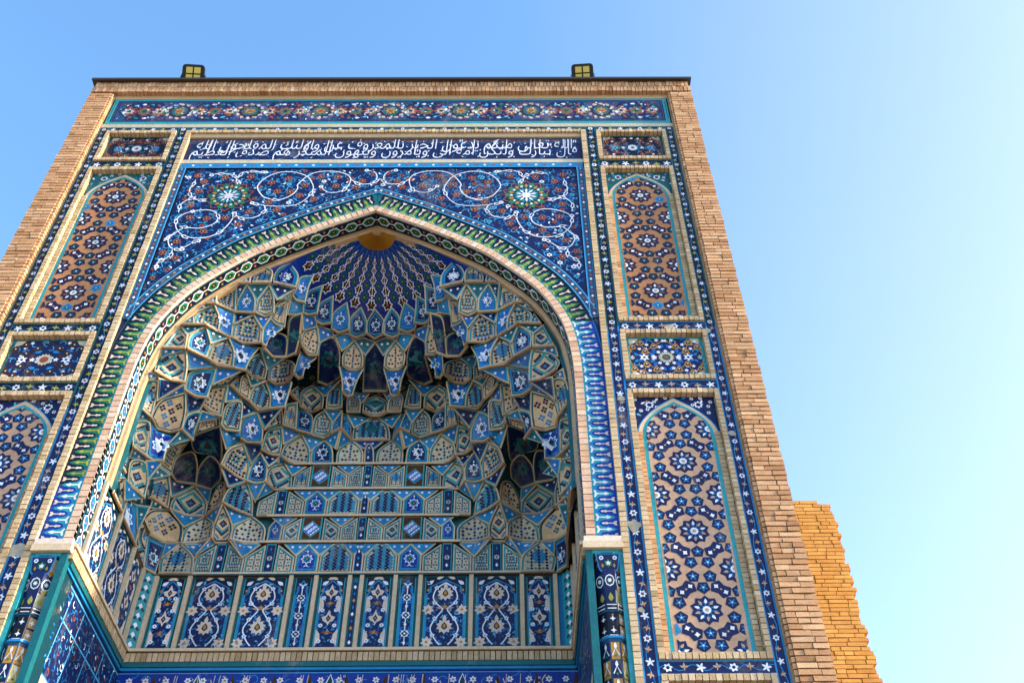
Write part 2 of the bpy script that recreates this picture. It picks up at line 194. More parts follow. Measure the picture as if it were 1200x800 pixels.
 (8,'B',[(-1.615,0.3,10.947,0),(-1.381,0.3,10.947,0),(-1.38,0.3,11.174,0.5),(-1.465,0.3,11.264,0.7),(-1.618,0.346,11.174,0.5)]),
 (8,'C',[(-1.322,0.3,10.947,0),(-1.191,0.341,10.947,0),(-1.045,0.388,10.947,0),(-1.037,0.403,11.219,0.6),(-1.175,0.352,11.4,1),(-1.304,0.338,11.309,0.8),(-1.359,0.363,11.174,0.5)]),
 (8,'C',[(-1.105,0.562,10.947,0),(-1.068,0.642,10.947,0),(-0.954,0.675,10.947,0),(-0.933,0.61,11.219,0.6),(-0.879,0.575,11.4,1),(-1.052,0.552,11.355,0.9),(-1.056,0.586,11.174,0.5)]),
 (8,'C',[(-1.016,0.869,10.947,0),(-0.938,0.919,10.947,0),(-0.813,0.887,10.947,0),(-0.796,0.814,11.174,0.5),(-0.781,0.769,11.4,1),(-0.968,0.787,11.309,0.8),(-0.99,0.813,11.174,0.5)]),
 (8,'C',[(-0.854,1.019,10.947,0),(-0.767,1.103,10.947,0),(-0.629,1.07,10.947,0),(-0.642,1.063,11.174,0.5),(-0.645,0.968,11.4,1),(-0.815,0.978,11.264,0.7),(-0.853,1.02,11.128,0.4)]),
 (8,'C',[(-0.631,1.188,10.947,0),(-0.542,1.273,10.947,0),(-0.4,1.206,10.947,0),(-0.408,1.182,11.174,0.5),(-0.461,1.102,11.4,1),(-0.625,1.146,11.264,0.7),(-0.634,1.138,11.128,0.4)]),
 (8,'C',[(-0.386,1.308,10.947,0),(-0.307,1.377,10.947,0),(-0.163,1.292,10.947,0),(-0.156,1.268,11.174,0.5),(-0.259,1.204,11.4,1),(-0.391,1.207,11.219,0.6)]),
 (5,'m',[(-0.299,2.167,9.693,0),(0.208,2.171,9.693,0),(0.182,2.137,9.904,0.5),(0.064,2.186,10.094,0.95),(-0.22,2.186,10.094,0.95),(-0.307,2.152,9.904,0.5)]),
 (6,'m',[(-0.182,2.041,10.115,0),(-0.092,2.134,10.115,0),(0.043,2.135,10.115,0),(0.149,2.044,10.115,0),(0.125,2.098,10.365,0.6),(-0.055,2.148,10.531,1),(-0.198,2.096,10.365,0.6)]),
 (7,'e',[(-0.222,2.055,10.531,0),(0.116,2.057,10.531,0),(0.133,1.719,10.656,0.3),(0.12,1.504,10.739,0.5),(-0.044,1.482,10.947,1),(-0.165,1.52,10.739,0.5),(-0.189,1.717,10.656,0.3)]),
 (8,'c',[(-0.126,1.292,10.947,0),(-0.036,1.396,10.947,0),(0.096,1.294,10.947,0),(0.105,1.269,11.174,0.5),(-0.055,1.239,11.4,1),(-0.156,1.268,11.174,0.5)]),
 (4,'n',[(-0.09,2.169,9.259,0),(0.016,2.169,9.259,0),(0.002,2.116,9.476,0.5),(-0.078,2.186,9.65,0.9),(-0.105,2.116,9.476,0.5)]),
 (4,'s',[(-0.303,2.186,9.693,1),(0.132,2.186,9.693,1),(0.009,2.186,9.563,0.7),(-0.147,2.186,9.563,0.7)]),
]
SCROLLS = [  # scrolls and blossoms below: image pixel traces projected onto the facade plane
 [(-2.83,12.13),(-2.84,12.32),(-2.75,12.44),(-2.64,12.44),(-2.52,12.42)],
 [(-2.73,11.68),(-2.8,11.81),(-2.81,12.01),(-2.69,12.13),(-2.48,12.19),(-2.32,12.15),(-2.24,12.01),(-2.27,11.87),(-2.43,11.77),(-2.58,11.77),(-2.69,11.76),(-2.85,11.54)],
 [(-2.73,11.68),(-2.62,11.58),(-2.38,11.54),(-2.18,11.64),(-2.07,11.83),(-2.02,12.03),(-2.03,12.11)],
 [(-2.03,12.11),(-1.94,12.01),(-1.82,11.99),(-1.69,12.03),(-1.6,12.17),(-1.63,12.29),(-1.7,12.31),(-1.81,12.35)],
 [(-1.62,12.29),(-1.38,12.27),(-1.17,12.31),(-1.03,12.47),(-0.97,12.68),(-1.0,12.83),(-1.1,13.01),(-1.31,13.12),(-1.51,13.12),(-1.66,13.03),(-1.76,12.9),(-1.8,12.75),(-1.74,12.6),(-1.64,12.48),(-1.43,12.43),(-1.27,12.54),(-1.2,12.7),(-1.21,12.81),(-1.1,13.01),(-0.96,13.12),(-0.72,13.14),(-0.53,13.07),(-0.44,12.94),(-0.47,12.74),(-0.58,12.62),(-0.71,12.6),(-0.8,12.66),(-0.86,12.75)],
 [(-0.44,12.94),(-0.33,12.83),(-0.19,12.81),(-0.09,12.85),(-0.05,13.0),(-0.11,13.13),(-0.22,13.16)],
 [(-2.75,12.93),(-2.76,12.82),(-2.79,12.69),(-2.74,12.54),(-2.63,12.44),(-2.51,12.42)],
 [(-2.5,13.08),(-2.3,13.08),(-2.19,13.01),(-2.09,12.84)],
 [(-2.13,12.97),(-2.06,13.12),(-1.9,13.14),(-1.74,13.12)],
 [(-2.76,11.68),(-2.84,11.58),(-2.83,11.47),(-2.77,11.34),(-2.67,11.3),(-2.58,11.34),(-2.49,11.43),(-2.41,11.48)],
 [(-2.73,11.28),(-2.73,11.17),(-2.8,11.08),(-2.87,11.01),(-2.86,10.92)],
]
BLOSSOMS = [(-2.7,12.31),(-2.64,12.01),(-2.4,11.99),(-2.14,12.01),(-2.65,12.65),(-2.32,12.99),(-1.94,13.01),(-1.61,12.86),(-1.49,12.64),(-1.57,12.37),(-1.93,11.85),(-1.43,12.19),(-1.82,12.15),(-2.39,11.7),(-1.37,12.96),(-1.1,12.79),(-1.3,12.62),(-1.15,12.54),(-0.93,12.45),(-0.89,13.01),(-0.64,13.0),(-0.64,12.77),(-0.44,13.16),(-0.44,12.94),(-0.34,12.74),(-0.26,12.89),(-2.71,11.47),(-2.85,11.23),(-2.65,11.11),(-2.74,13.04),(-2.61,12.88)]

# ---------------------------------------------------------------- materials
def lin(h):
    o = []
    for i in (0, 2, 4):
        c = int(h[i:i + 2], 16) / 255.0
        o.append(c / 12.92 if c <= 0.04045 else ((c + 0.055) / 1.055) ** 2.4)
    return o
PAL = dict(navy='0b1845', night='060c22', cobalt='0b2c84', royal='1458a0', azure='1a70a6', sky='4a96bc', turq='22828c',
           teal='10525a', deep='08323c', green='1c6a44', lime='969238', white='ccced8', cream='bda482', ivory='b6a288', beige='a88a66',
           ochre='a2742c', rust='854428', plum='1c0e2e', black='090a12', gold='c08a2c', mauve='444078', wine='2a122e',
           clay='a98870', terra='a0714e', pale='aca38c', bone='c2b2a4', straw='c0a458', brown='452c18', slate='243c5a')
MATS = {}
def mat(n):
    if n in MATS: return MATS[n]
    m = bpy.data.materials.new('glaze_' + n); m.use_nodes = True
    t = m.node_tree; b = t.nodes['Principled BSDF']
    geo = t.nodes.new('ShaderNodeNewGeometry')
    n1 = t.nodes.new('ShaderNodeTexNoise'); n1.inputs['Scale'].default_value = 2.3; n1.inputs['Detail'].default_value = 6; n1.inputs['Roughness'].default_value = .7
    n2 = t.nodes.new('ShaderNodeTexNoise'); n2.inputs['Scale'].default_value = 26; n2.inputs['Detail'].default_value = 3
    t.links.new(geo.outputs['Position'], n1.inputs['Vector']); t.links.new(geo.outputs['Position'], n2.inputs['Vector'])
    mx = t.nodes.new('ShaderNodeMix'); mx.data_type = 'RGBA'
    c = lin(PAL[n])
    mx.inputs['A'].default_value = (c[0] * .62, c[1] * .62, c[2] * .66, 1)
    mx.inputs['B'].default_value = (min(c[0] * 1.3, .9), min(c[1] * 1.3, .9), min(c[2] * 1.3, .9), 1)
    ad = t.nodes.new('ShaderNodeMath'); ad.operation = 'MULTIPLY_ADD'
    t.links.new(n2.outputs[0], ad.inputs[0]); ad.inputs[1].default_value = .9; 
    sb = t.nodes.new('ShaderNodeMath'); sb.operation = 'SUBTRACT'; t.links.new(n1.outputs[0], sb.inputs[0]); sb.inputs[1].default_value = .42
    t.links.new(sb.outputs[0], ad.inputs[2])
    cl = t.nodes.new('ShaderNodeClamp'); t.links.new(ad.outputs[0], cl.inputs[0])
    oi = t.nodes.new('ShaderNodeObjectInfo'); ov = t.nodes.new('ShaderNodeMath'); ov.operation = 'MULTIPLY_ADD'; t.links.new(oi.outputs['Random'], ov.inputs[0]); ov.inputs[1].default_value = .5; t.links.new(cl.outputs[0], ov.inputs[2])
    os_ = t.nodes.new('ShaderNodeMath'); os_.operation = 'SUBTRACT'; os_.use_clamp = True; t.links.new(ov.outputs[0], os_.inputs[0]); os_.inputs[1].default_value = .22
    t.links.new(os_.outputs[0], mx.inputs['Factor'])
    # dust and worn glaze in irregular patches
    n3 = t.nodes.new('ShaderNodeTexNoise'); n3.inputs['Scale'].default_value = 1.1; n3.inputs['Detail'].default_value = 9; n3.inputs['Roughness'].default_value = .78; n3.inputs['Distortion'].default_value = .6
    mp = t.nodes.new('ShaderNodeMapping'); mp.inputs['Scale'].default_value = (1.6, 1.6, .8); t.links.new(geo.outputs['Position'], mp.inputs[0]); t.links.new(mp.outputs[0], n3.inputs['Vector'])
    mr = t.nodes.new('ShaderNodeMapRange'); mr.inputs[1].default_value = .56; mr.inputs[2].default_value = .72; mr.inputs[3].default_value = 0; mr.inputs[4].default_value = .45
    t.links.new(n3.outputs[0], mr.inputs[0]); dm = t.nodes.new('ShaderNodeMix'); dm.data_type = 'RGBA'; dm.inputs['B'].default_value = (.34, .29, .23, 1)
    t.links.new(mr.outputs[0], dm.inputs['Factor']); t.links.new(mx.outputs['Result'], dm.inputs['A']); t.links.new(dm.outputs['Result'], b.inputs['Base Color'])
    matte = n in ('ivory', 'cream', 'terra', 'beige', 'clay', 'gold', 'brown', 'bone')
    b.inputs['Roughness'].default_value = .75 if matte else .42
    b.inputs['Specular IOR Level'].default_value = .1 if matte else .22
    bp = t.nodes.new('ShaderNodeBump'); bp.inputs['Strength'].default_value = .35; bp.inputs['Distance'].default_value = .006
    t.links.new(n2.outputs[0], bp.inputs['Height']); t.links.new(bp.outputs[0], b.inputs['Normal'])
    MATS[n] = m
    return m
def brick_mat(name, cols, var=.5, rough=.9):
    m = bpy.data.materials.new(name); m.use_nodes = True; t = m.node_tree; b = t.nodes['Principled BSDF']
    geo = t.nodes.new('ShaderNodeNewGeometry'); oi = t.nodes.new('ShaderNodeObjectInfo')
    n1 = t.nodes.new('ShaderNodeTexNoise'); n1.inputs['Scale'].default_value = 9; n1.inputs['Detail'].default_value = 5
    n2 = t.nodes.new('ShaderNodeTexNoise'); n2.inputs['Scale'].default_value = 60; n2.inputs['Detail'].default_value = 6; n2.inputs['Roughness'].default_value = .8
    for n in (n1, n2): t.links.new(geo.outputs['Position'], n.inputs['Vector'])
    ri = t.nodes.new('ShaderNodeMath'); ri.operation = 'ADD'
    t.links.new(geo.outputs['Random Per Island'], ri.inputs[0]); t.links.new(oi.outputs['Random'], ri.inputs[1])
    fr = t.nodes.new('ShaderNodeMath'); fr.operation = 'FRACT'; t.links.new(ri.outputs[0], fr.inputs[0])
    cr = t.nodes.new('ShaderNodeValToRGB'); e = cr.color_ramp.elements
    e[0].position = 0; e[0].color = lin(cols[0]) + [1]; e[1].position = 1; e[1].color = lin(cols[-1]) + [1]
    for i, c in enumerate(cols[1:-1]):
        k = e.new((i + 1) / (len(cols) - 1)); k.color = lin(c) + [1]
    t.links.new(fr.outputs[0], cr.inputs[0])
    hv = t.nodes.new('ShaderNodeMath'); hv.operation = 'MULTIPLY_ADD'; t.links.new(n1.outputs[0], hv.inputs[0]); hv.inputs[1].default_value = var; 
    h2 = t.nodes.new('ShaderNodeMath'); h2.operation = 'MULTIPLY_ADD'; t.links.new(n2.outputs[0], h2.inputs[0]); h2.inputs[1].default_value = 1.1; h2.inputs[2].default_value = .22
    t.links.new(h2.outputs[0], hv.inputs[2])
    mu = t.nodes.new('ShaderNodeMix'); mu.data_type = 'RGBA'; mu.blend_type = 'MULTIPLY'; mu.inputs['Factor'].default_value = 1
    t.links.new(cr.outputs[0], mu.inputs['A']); t.links.new(hv.outputs[0], mu.inputs['B'])
    t.links.new(mu.outputs['Result'], b.inputs['Base Color']); b.inputs['Roughness'].default_value = rough
    b.inputs['Specular IOR Level'].default_value = .1
    bp = t.nodes.new('ShaderNodeBump'); bp.inputs['Strength'].default_value = .8; bp.inputs['Distance'].default_value = .012
    t.links.new(n2.outputs[0], bp.inputs['Height']); t.links.new(bp.outputs[0], b.inputs['Normal'])
    return m
BRICK = brick_mat('fired_brick', ['a67c58', 'b89070', 'b08662', 'c29e7c', '9a7050', 'b68e6c'])
HEADER = brick_mat('pale_header_brick', ['a68e6c', 'b8a082', 'a88e6e', 'bfab8e', '98805e'])
VOUSS = brick_mat('voussoir_brick', ['c09c80', 'ccb09a', 'b88e74', 'd0b8a4'])
GOLDB = brick_mat('golden_brick', ['c08644', 'c8924e', 'c48a48', 'ce9a56', 'b88042'])
MORTAR = brick_mat('mortar', ['5a4432', '604a36', '523e2c'])
def flat(name, col, rough=.6, metal=0, spec=.3):
    m = bpy.data.materials.new(name); m.use_nodes = True; t = m.node_tree; b = t.nodes['Principled BSDF']
    n = t.nodes.new('ShaderNodeTexNoise'); n.inputs['Scale'].default_value = 12
    mx = t.nodes.new('ShaderNodeMix'); mx.data_type = 'RGBA'; c = lin(col)
    mx.inputs['A'].default_value = [x * .75 for x in c] + [1]; mx.inputs['B'].default_value = [min(1, x * 1.2) for x in c] + [1]
    t.links.new(n.outputs[0], mx.inputs['Factor']); t.links.new(mx.outputs['Result'], b.inputs['Base Color'])
    b.inputs['Roughness'].default_value = rough; b.inputs['Metallic'].default_value = metal; b.inputs['Specular IOR Level'].default_value = spec
    return m

# ---------------------------------------------------------------- object helpers
def link(name, me, parent=None, label=None, cat=None, kind=None):
    o = bpy.data.objects.new(name, me); COL.objects.link(o)
    if parent: o.parent = parent
    if label: o['label'] = label
    if cat: o['category'] = cat
    if kind: o['kind'] = kind
    return o
def thing(name, label, cat, loc=(0, 0, 0), group=None):
    o = link(name, None, None, label, cat); o.location = loc; o.empty_display_size = .3
    if group: o['group'] = group
    return o
class MB:
    """collects polygons with a material each and links them as one mesh object"""
    def __init__(s): s.v = []; s.f = []; s.m = []; s.ms = []
    def mi(s, m):
        if m not in s.ms: s.ms.append(m)
        return s.ms.index(m)
    def face(s, pts, m):
        n = len(s.v); s.v += [tuple(p) for p in pts]; s.f.append(tuple(range(n, n + len(pts)))); s.m.append(s.mi(m))
    def box(s, a, b, m, jit=0):
        (x0, y0, z0), (x1, y1, z1) = a, b
        n = len(s.v)
        P = [(x0, y0, z0), (x1, y0, z0), (x1, y1, z0), (x0, y1, z0), (x0, y0, z1), (x1, y0, z1), (x1, y1, z1), (x0, y1, z1)]
        if jit: P = [(x + random.uniform(-jit, jit), y + random.uniform(-jit, jit), z + random.uniform(-jit, jit) * .6) for x, y, z in P]
        s.v += P
        for q in ((0, 3, 2, 1), (4, 5, 6, 7), (0, 1, 5, 4), (1, 2, 6, 5), (2, 3, 7, 6), (3, 0, 4, 7)):
            s.f.append(tuple(n + i for i in q)); s.m.append(s.mi(m))
    def build(s, name, parent=None, smooth=False, up=True, **kw):
        me = bpy.data.meshes.new(name)
        me.from_pydata([(x, y, z + (EYE if up else 0)) for x, y, z in s.v], [], s.f)
        for m in s.ms: me.materials.append(m)
        me.polygons.foreach_set('material_index', s.m)
        if smooth: me.polygons.foreach_set('use_smooth', [True] * len(s.f))
        me.update()
        return link(name, me, parent, **kw)

# ---------------------------------------------------------------- flat ornament, laid piece by piece like cut faience
def rot(p, a): return (p[0] * cos(a) - p[1] * sin(a), p[0] * sin(a) + p[1] * cos(a))
def catmull(P, n=5):
    if len(P) < 3: return P
    o = []
    for i in range(len(P) - 1):
        a, b, c, d = P[max(i - 1, 0)], P[i], P[i + 1], P[min(i + 2, len(P) - 1)]
        for k in range(n):
            t = k / n
            o.append(tuple(.5 * (2 * b[j] + (c[j] - a[j]) * t + (2 * a[j] - 5 * b[j] + 4 * c[j] - d[j]) * t * t + (3 * b[j] - a[j] - 3 * c[j] + d[j]) * t ** 3) for j in range(len(b))))
    return o + [P[-1]]
def clip_convex(P, C):
    """part of polygon P inside the convex, counter-clockwise polygon C"""
    for i in range(len(C)):
        a, b = C[i], C[(i + 1) % len(C)]
        ins = lambda p: (b[0] - a[0]) * (p[1] - a[1]) - (b[1] - a[1]) * (p[0] - a[0]) >= -1e-9
        o = []
        for k in range(len(P)):
            p, q = P[k - 1], P[k]
            ip, iq = ins(p), ins(q)
            if ip != iq:
                d1 = (b[0] - a[0]) * (p[1] - a[1]) - (b[1] - a[1]) * (p[0] - a[0])
                d2 = (b[0] - a[0]) * (q[1] - a[1]) - (b[1] - a[1]) * (q[0] - a[0])
                t = d1 / (d1 - d2); o.append((p[0] + (q[0] - p[0]) * t, p[1] + (q[1] - p[1]) * t))
            if iq: o.append(q)
        P = o
        if len(P) < 3: return []
    return P
class Art:
    def __init__(s): s.P = []; s.T = None
    def poly(s, P, c, l=1):
        if s.T: P = [s.T(p) for p in P]
        s.P.append((P, c, l))
    def rect(s, x0, x1, z0, z1, c, l=0): s.poly([(x0, z0), (x1, z0), (x1, z1), (x0, z1)], c, l)
    def frame(s, x0, x1, z0, z1, w, c, l=1):
        s.rect(x0, x1, z0, z0 + w, c, l); s.rect(x0, x1, z1 - w, z1, c, l); s.rect(x0, x0 + w, z0 + w, z1 - w, c, l); s.rect(x1 - w, x1, z0 + w, z1 - w, c, l)
    def stroke(s, P, w, c, l=2, taper=0, closed=False, smooth=0):
        if smooth: P = catmull(P, smooth)
        n = len(P); L = []; R = []
        for i in range(n):
            a = P[(i - 1) % n] if closed else P[max(i - 1, 0)]; b = P[(i + 1) % n] if closed else P[min(i + 1, n - 1)]
            dx, dz = b[0] - a[0], b[1] - a[1]; d = hypot(dx, dz) or 1
            k = w / 2 * (1 - taper * abs(2 * i / (n - 1) - 1)) if taper else w / 2
            L.append((P[i][0] - dz / d * k, P[i][1] + dx / d * k)); R.append((P[i][0] + dz / d * k, P[i][1] - dx / d * k))
        for i in range(n if closed else n - 1):
            j = (i + 1) % n; s.poly([R[i], R[j], L[j], L[i]], c, l)
    def disc(s, x, z, r, c, l=2, n=10, q=1.0): s.poly([(x + r * cos(2 * pi * i / n), z + r * q * sin(2 * pi * i / n)) for i in range(n)], c, l)
    def star(s, x, z, n, r1, r2, c, l=2, a=pi / 2, q=1.0):
        s.poly([(x + (r1 if i % 2 == 0 else r2) * cos(a + pi * i / n), z + q * (r1 if i % 2 == 0 else r2) * sin(a + pi * i / n)) for i in range(2 * n)], c, l)
    def leaf(s, x, z, a, ln, w, c, l=2):
        p = [(0, 0), (.3, .5), (.6, .42), (1, 0), (.6, -.42), (.3, -.5)]
        s.poly([(x + rot((u * ln, v * w), a)[0], z + rot((u * ln, v * w), a)[1]) for u, v in p], c, l)
    def blossom(s, x, z, r, c1, c2, l=3, n=6, a=0):
        s.petals(x, z, n, r, c1, l, a, .22); s.disc(x, z, r * .36, c2, l + 1, 6)
    def sprig(s, x, z, a, r, c, l=3):
        for d in (-1.1, 0, 1.1): s.leaf(x, z, a + d, r * (1.15 if d == 0 else 1), r * .5, c, l)
        s.leaf(x, z, a + pi, r * .7, r * .25, c, l)
    def curl(s, x, z, a, r, c, w=.008, l=1, h=1):
        P = []
        for i in range(7):
            t = i / 6; b = t * 3.6 * h; k = r * (1 - .62 * t)
            q = rot((k * sin(b), h * (r - k * cos(b))), a); P.append((x + q[0], z + q[1]))
        s.stroke(P, w, c, l)
    def petals(s, x, z, n, r, c, l=3, a=0.0, d=.26, q=1.0):
        m_ = 4 * n; s.poly([(x + r * (1 - d + d * cos(n * (2 * pi * i / m_))) * cos(2 * pi * i / m_ + a), z + q * r * (1 - d + d * cos(n * (2 * pi * i / m_))) * sin(2 * pi * i / m_ + a)) for i in range(m_)], c, l)
    def lozenge(s, x, z, a, b, c, l=2): s.poly([(x - a, z), (x, z - b), (x + a, z), (x, z + b)], c, l)
    def clip(s, C): s.P = [(q, c, l) for q, c, l in ((clip_convex(P, C), c, l) for P, c, l in s.P) if q]
    def keep(s, f):
        s.P = [t for t in s.P if t[2] <= 0 or all(f(p) for p in t[0])]
    def into(s, mb, f, step=.0009):
        for k, (P, c, l) in enumerate(s.P):
            h = l * step + (k % 5) * .00006
            mb.face([f(p[0], p[1], h) for p in P], mat(c))
def facade(y=0.0, mir=1):
    return lambda x, z, h: (x * mir, y - h, z)
def sow(x0, x1, z0, z1, d, ok=None, tries=None):
    """scattered points at least d apart"""
    out = []
    for _ in range(tries or int((x1 - x0) * (z1 - z0) / d / d * 6) + 10):
        p = (random.uniform(x0, x1), random.uniform(z0, z1))
        if ok and not ok(p): continue
        if all(hypot(p[0] - q[0], p[1] - q[1]) > d for q in out): out.append(p)
    return out
def header_run(mb, a, b, w, y0, y1, m, n=None, size=.062, gap=.008, joint=None):
    """a run of small bricks between two facade points, w wide to the left of a->b"""
    L = hypot(b[0] - a[0], b[1] - a[1]); n = n or max(1, int(L / size)); ux, uz = (b[0] - a[0]) / L, (b[1] - a[1]) / L; nx, nz = -uz, ux
    st = L / n
    for i in range(n):
        s0, s1 = i * st + gap / 2, (i + 1) * st - gap / 2
        k0, k1 = .002, w - .002 - random.random() * .004
        yy = y0 + random.uniform(-.004, .004)
        P = [(a[0] + ux * s + nx * k, a[1] + uz * s + nz * k) for s, k in ((s0, k0), (s1, k0), (s1, k1), (s0, k1))]
        if ux * nz - uz * nx < 0: P.reverse()
        v = len(mb.v); mb.v += [(x, yy, z) for x, z in P] + [(x, y1, z) for x, z in P]
        for q in ((0, 1, 2, 3), (0, 4, 5, 1), (1, 5, 6, 2), (2, 6, 7, 3), (3, 7, 4, 0)): mb.f.append(tuple(v + t for t in q)); mb.m.append(mb.mi(m))

# ================================================================ the portal
portal = thing('portal', 'towering tiled portal in blue faience with a honeycomb vaulted arch niche', 'portal', (0, 0, 0))
XO, ZT = 4.957, 15.58          # outer half width, top of the brick border, both scaled about the camera
XB = 4.60                      # inner edge of the brick border, scaled about the camera too
BY = -.085                     # its face stands proud of the tilework
def obj(name, mb, parent=portal, **kw): return mb.build(name, parent, **kw)

# core walls behind the tiling (mortar and brick body)
core = MB()
core.box((-4.93, .12, -EYE), (-2.99, 3.2, 15.5), MORTAR); core.box((2.99, .12, -EYE), (4.93, 3.2, 15.5), MORTAR)
core.box((-2.99, 3.0, -EYE), (2.99, 3.2, 15.5), MORTAR)
core.box((-2.99, .42, 12.6), (2.99, 3.0, 15.5), MORTAR)
core.box((-4.93, BY + .03, -EYE), (-XB - .02, .12, 15.45), MORTAR); core.box((XB + .02, BY + .03, -EYE), (4.93, .12, 15.45), MORTAR)
core.box((-XB - .02, BY + .03, 15.33), (XB + .02, .12, 15.45), MORTAR)
obj('wall_core', core)

# ---- brick piers at both sides: brick pieces one by one, the far ones joined
pier = link('brick_border', None, portal); pier.empty_display_size = .2
BRM = {}
def brick_mesh(ln, th, dp):
    k = (round(ln, 2), round(th, 3), random.randrange(4))
    if k in BRM: return BRM[k]
    b = MB(); b.box((-ln / 2, 0, -th / 2), (ln / 2, dp, th / 2), BRICK, .0035)
    me = bpy.data.meshes.new('brick'); me.from_pydata(b.v, [], b.f); me.materials.append(BRICK); me.update()
    BRM[k] = me
    return me
far = MB(); count = 0; CH = .068
def course(x0, x1, z, side, single):
    global count
    x = x0; patt = random.choice([(.24, .12), (.12, .24), (.18, .18)])
    cuts = [x0]; r = random.random()
    if r < .45: cuts += [x0 + (x1 - x0) * random.uniform(.52, .66)]
    elif r < .75: cuts += [x0 + (x1 - x0) * random.uniform(.30, .40)]
    else: cuts += [x0 + (x1 - x0) * random.uniform(.28, .33), x0 + (x1 - x0) * random.uniform(.62, .70)]
    cuts.append(x1)
    for a, b in zip(cuts, cuts[1:]):
        yy = BY + random.uniform(-.004, .004); th = CH - .013 - random.random() * .004
        e0 = random.uniform(-.008, .006) if b == x1 and side > 0 else 0; e1 = random.uniform(-.006, .008) if a == x0 and side < 0 else 0
        a2, b2 = a + .004 + e1, b - .004 + e0
        if single and count < 292:
            o = link('brick', brick_mesh(b2 - a2, th, .10), pier); o.location = ((a2 + b2) / 2, yy, z + EYE); count += 1
            o.rotation_euler = (random.uniform(-.02, .02), 0, random.uniform(-.012, .012))
        else: far.box((a2, yy, z - th / 2), (b2, yy + .10, z + th / 2), BRICK, .003)
z = 4.0
while z < 15.28:
    course(XB, XO, z, 1, z > 4.55); course(-XO, -XB, z, -1, False); z += CH
# soldier courses along the top
for row, (z0, z1) in enumerate(((15.30, 15.435), (15.447, 15.58))):
    x = -XO + (.03 if row else 0)
    while x < XO - .03:
        far.box((x + .004, BY + random.uniform(-.006, .006), z0), (min(x + .058, XO), .06, z1), BRICK, .002); x += .062
# inner return of the border: small bricks facing the tilework
z = 4.0
while z < 15.27:
    for sx_ in (-1, 1):
        x = XB * sx_
        far.box((min(x, x - sx_ * .035), BY + .012, z - .026), (max(x, x - sx_ * .035), .02, z + .026), BRICK, .003)
    z += CH
far_o = obj('border_brickwork', far); far_o['kind'] = 'stuff'
led = MB(); SHEET = flat('dark_sheet_metal', '3a332c', .5, .3)
led.box((-XO - .04, BY - .06, 15.585), (XO + .03, .5, 15.625), SHEET); led.box((-XO - .04, BY - .066, 15.572), (XO + .03, BY - .058, 15.628), SHEET)
obj('coping', led)

OLD = dict(bg='deep', bg2='night', edge='teal', leaf='lime', line='teal')
NEW = dict(bg='cobalt', bg2='navy', edge='azure', leaf='clay', line='azure')
def side_new(z, sx_): return z < (9.72 if sx_ > 0 else 8.35)

# ---- flowering garlands that run between the panels
gar = MB()
def garland_v(x0, x1, z0, z1, sx_):
    zs = sorted({z0, z1} | {t for t in ((9.72 if sx_ > 0 else 8.35),) if z0 < t < z1})
    for a, b in zip(zs, zs[1:]):
        N = side_new((a + b) / 2, sx_); C = NEW if N else OLD; A = Art()
        A.rect(x0, x1, a, b, 'navy' if N else 'night', 0); w = (x1 - x0) * .13
        A.rect(x0, x0 + w, a, b, C['edge'], 1); A.rect(x1 - w, x1, a, b, C['edge'], 1)
        A.into(gar, facade(-.002, sx_))
    k = 0; zz = z1 - .06; xm = (x0 + x1) / 2; rr = (x1 - x0) * .27
    A = Art(); A.stroke([(xm + .03 * sin(t * .5), z0 + t * .05) for t in range(int((z1 - z0) / .05))], .008, 'azure', 1)
    while zz > z0 + .05:
        N = side_new(zz, sx_); C = NEW if N else OLD
        if k % 4 == 0: A.petals(xm, zz, 6, rr, 'white', 3, random.random(), .2); A.disc(xm, zz, rr * .42, C['bg2'], 4, 6); A.disc(xm, zz, rr * .16, 'ochre', 5, 5)
        elif k % 4 == 2: A.petals(xm, zz, 5, rr * 1.1, 'white', 3, random.random() * 6, .34)
        else:
            A.sprig(xm + random.uniform(-.015, .015), zz, (pi / 2 if k % 4 == 1 else -pi / 2) + random.uniform(-.4, .4), rr * .95, 'clay' if N else 'lime', 3)
        zz -= .125; k += 1
    A.into(gar, facade(-.002, sx_))
def garland_h(x0, x1, z0, z1, sx_, new=None):
    N = side_new((z0 + z1) / 2, sx_) if new is None else new; C = NEW if N else OLD; A = Art()
    A.rect(x0, x1, z0, z1, 'navy' if N else 'night', 0); w = (z1 - z0) * .12
    A.rect(x0, x1, z0, z0 + w, C['edge'], 1); A.rect(x0, x1, z1 - w, z1, C['edge'], 1)
    n = max(2, round((x1 - x0) / .165)); rr = (z1 - z0) * .30; zm = (z0 + z1) / 2
    A.stroke([(x0 + (x1 - x0) * t / 30, zm + .2 * (z1 - z0) * sin(t * .9)) for t in range(31)], .008, 'azure', 1)
    for i in range(n):
        x = x0 + (i + .5) * (x1 - x0) / n
        if i % 4 == 0: A.petals(x, zm, 6, rr, 'white', 3, .2, .2); A.disc(x, zm, rr * .4, C['bg2'], 4, 6)
        elif i % 4 == 2: A.petals(x, zm, 5, rr * 1.1, 'white', 3, random.random() * 6, .34)
        else: A.sprig(x, zm, random.choice((pi / 2, -pi / 2)), rr, 'clay' if N else 'lime', 3)
    A.into(gar, facade(-.002, sx_))
for s_ in (-1, 1):
    garland_v(4.415, 4.55, 4.0, 14.35, s_); garland_v(3.145, 3.31, 4.0, 14.35, s_)
    for a, b in ((14.222, 14.35), (13.23, 13.42), (9.63, 9.80), (8.60, 8.77), (4.90, 5.06)): garland_h(3.312, 4.413, a, b, s_)
garland_h(-3.143, 3.143, 14.24, 14.35, 1, False)
obj('flower_garland', gar)
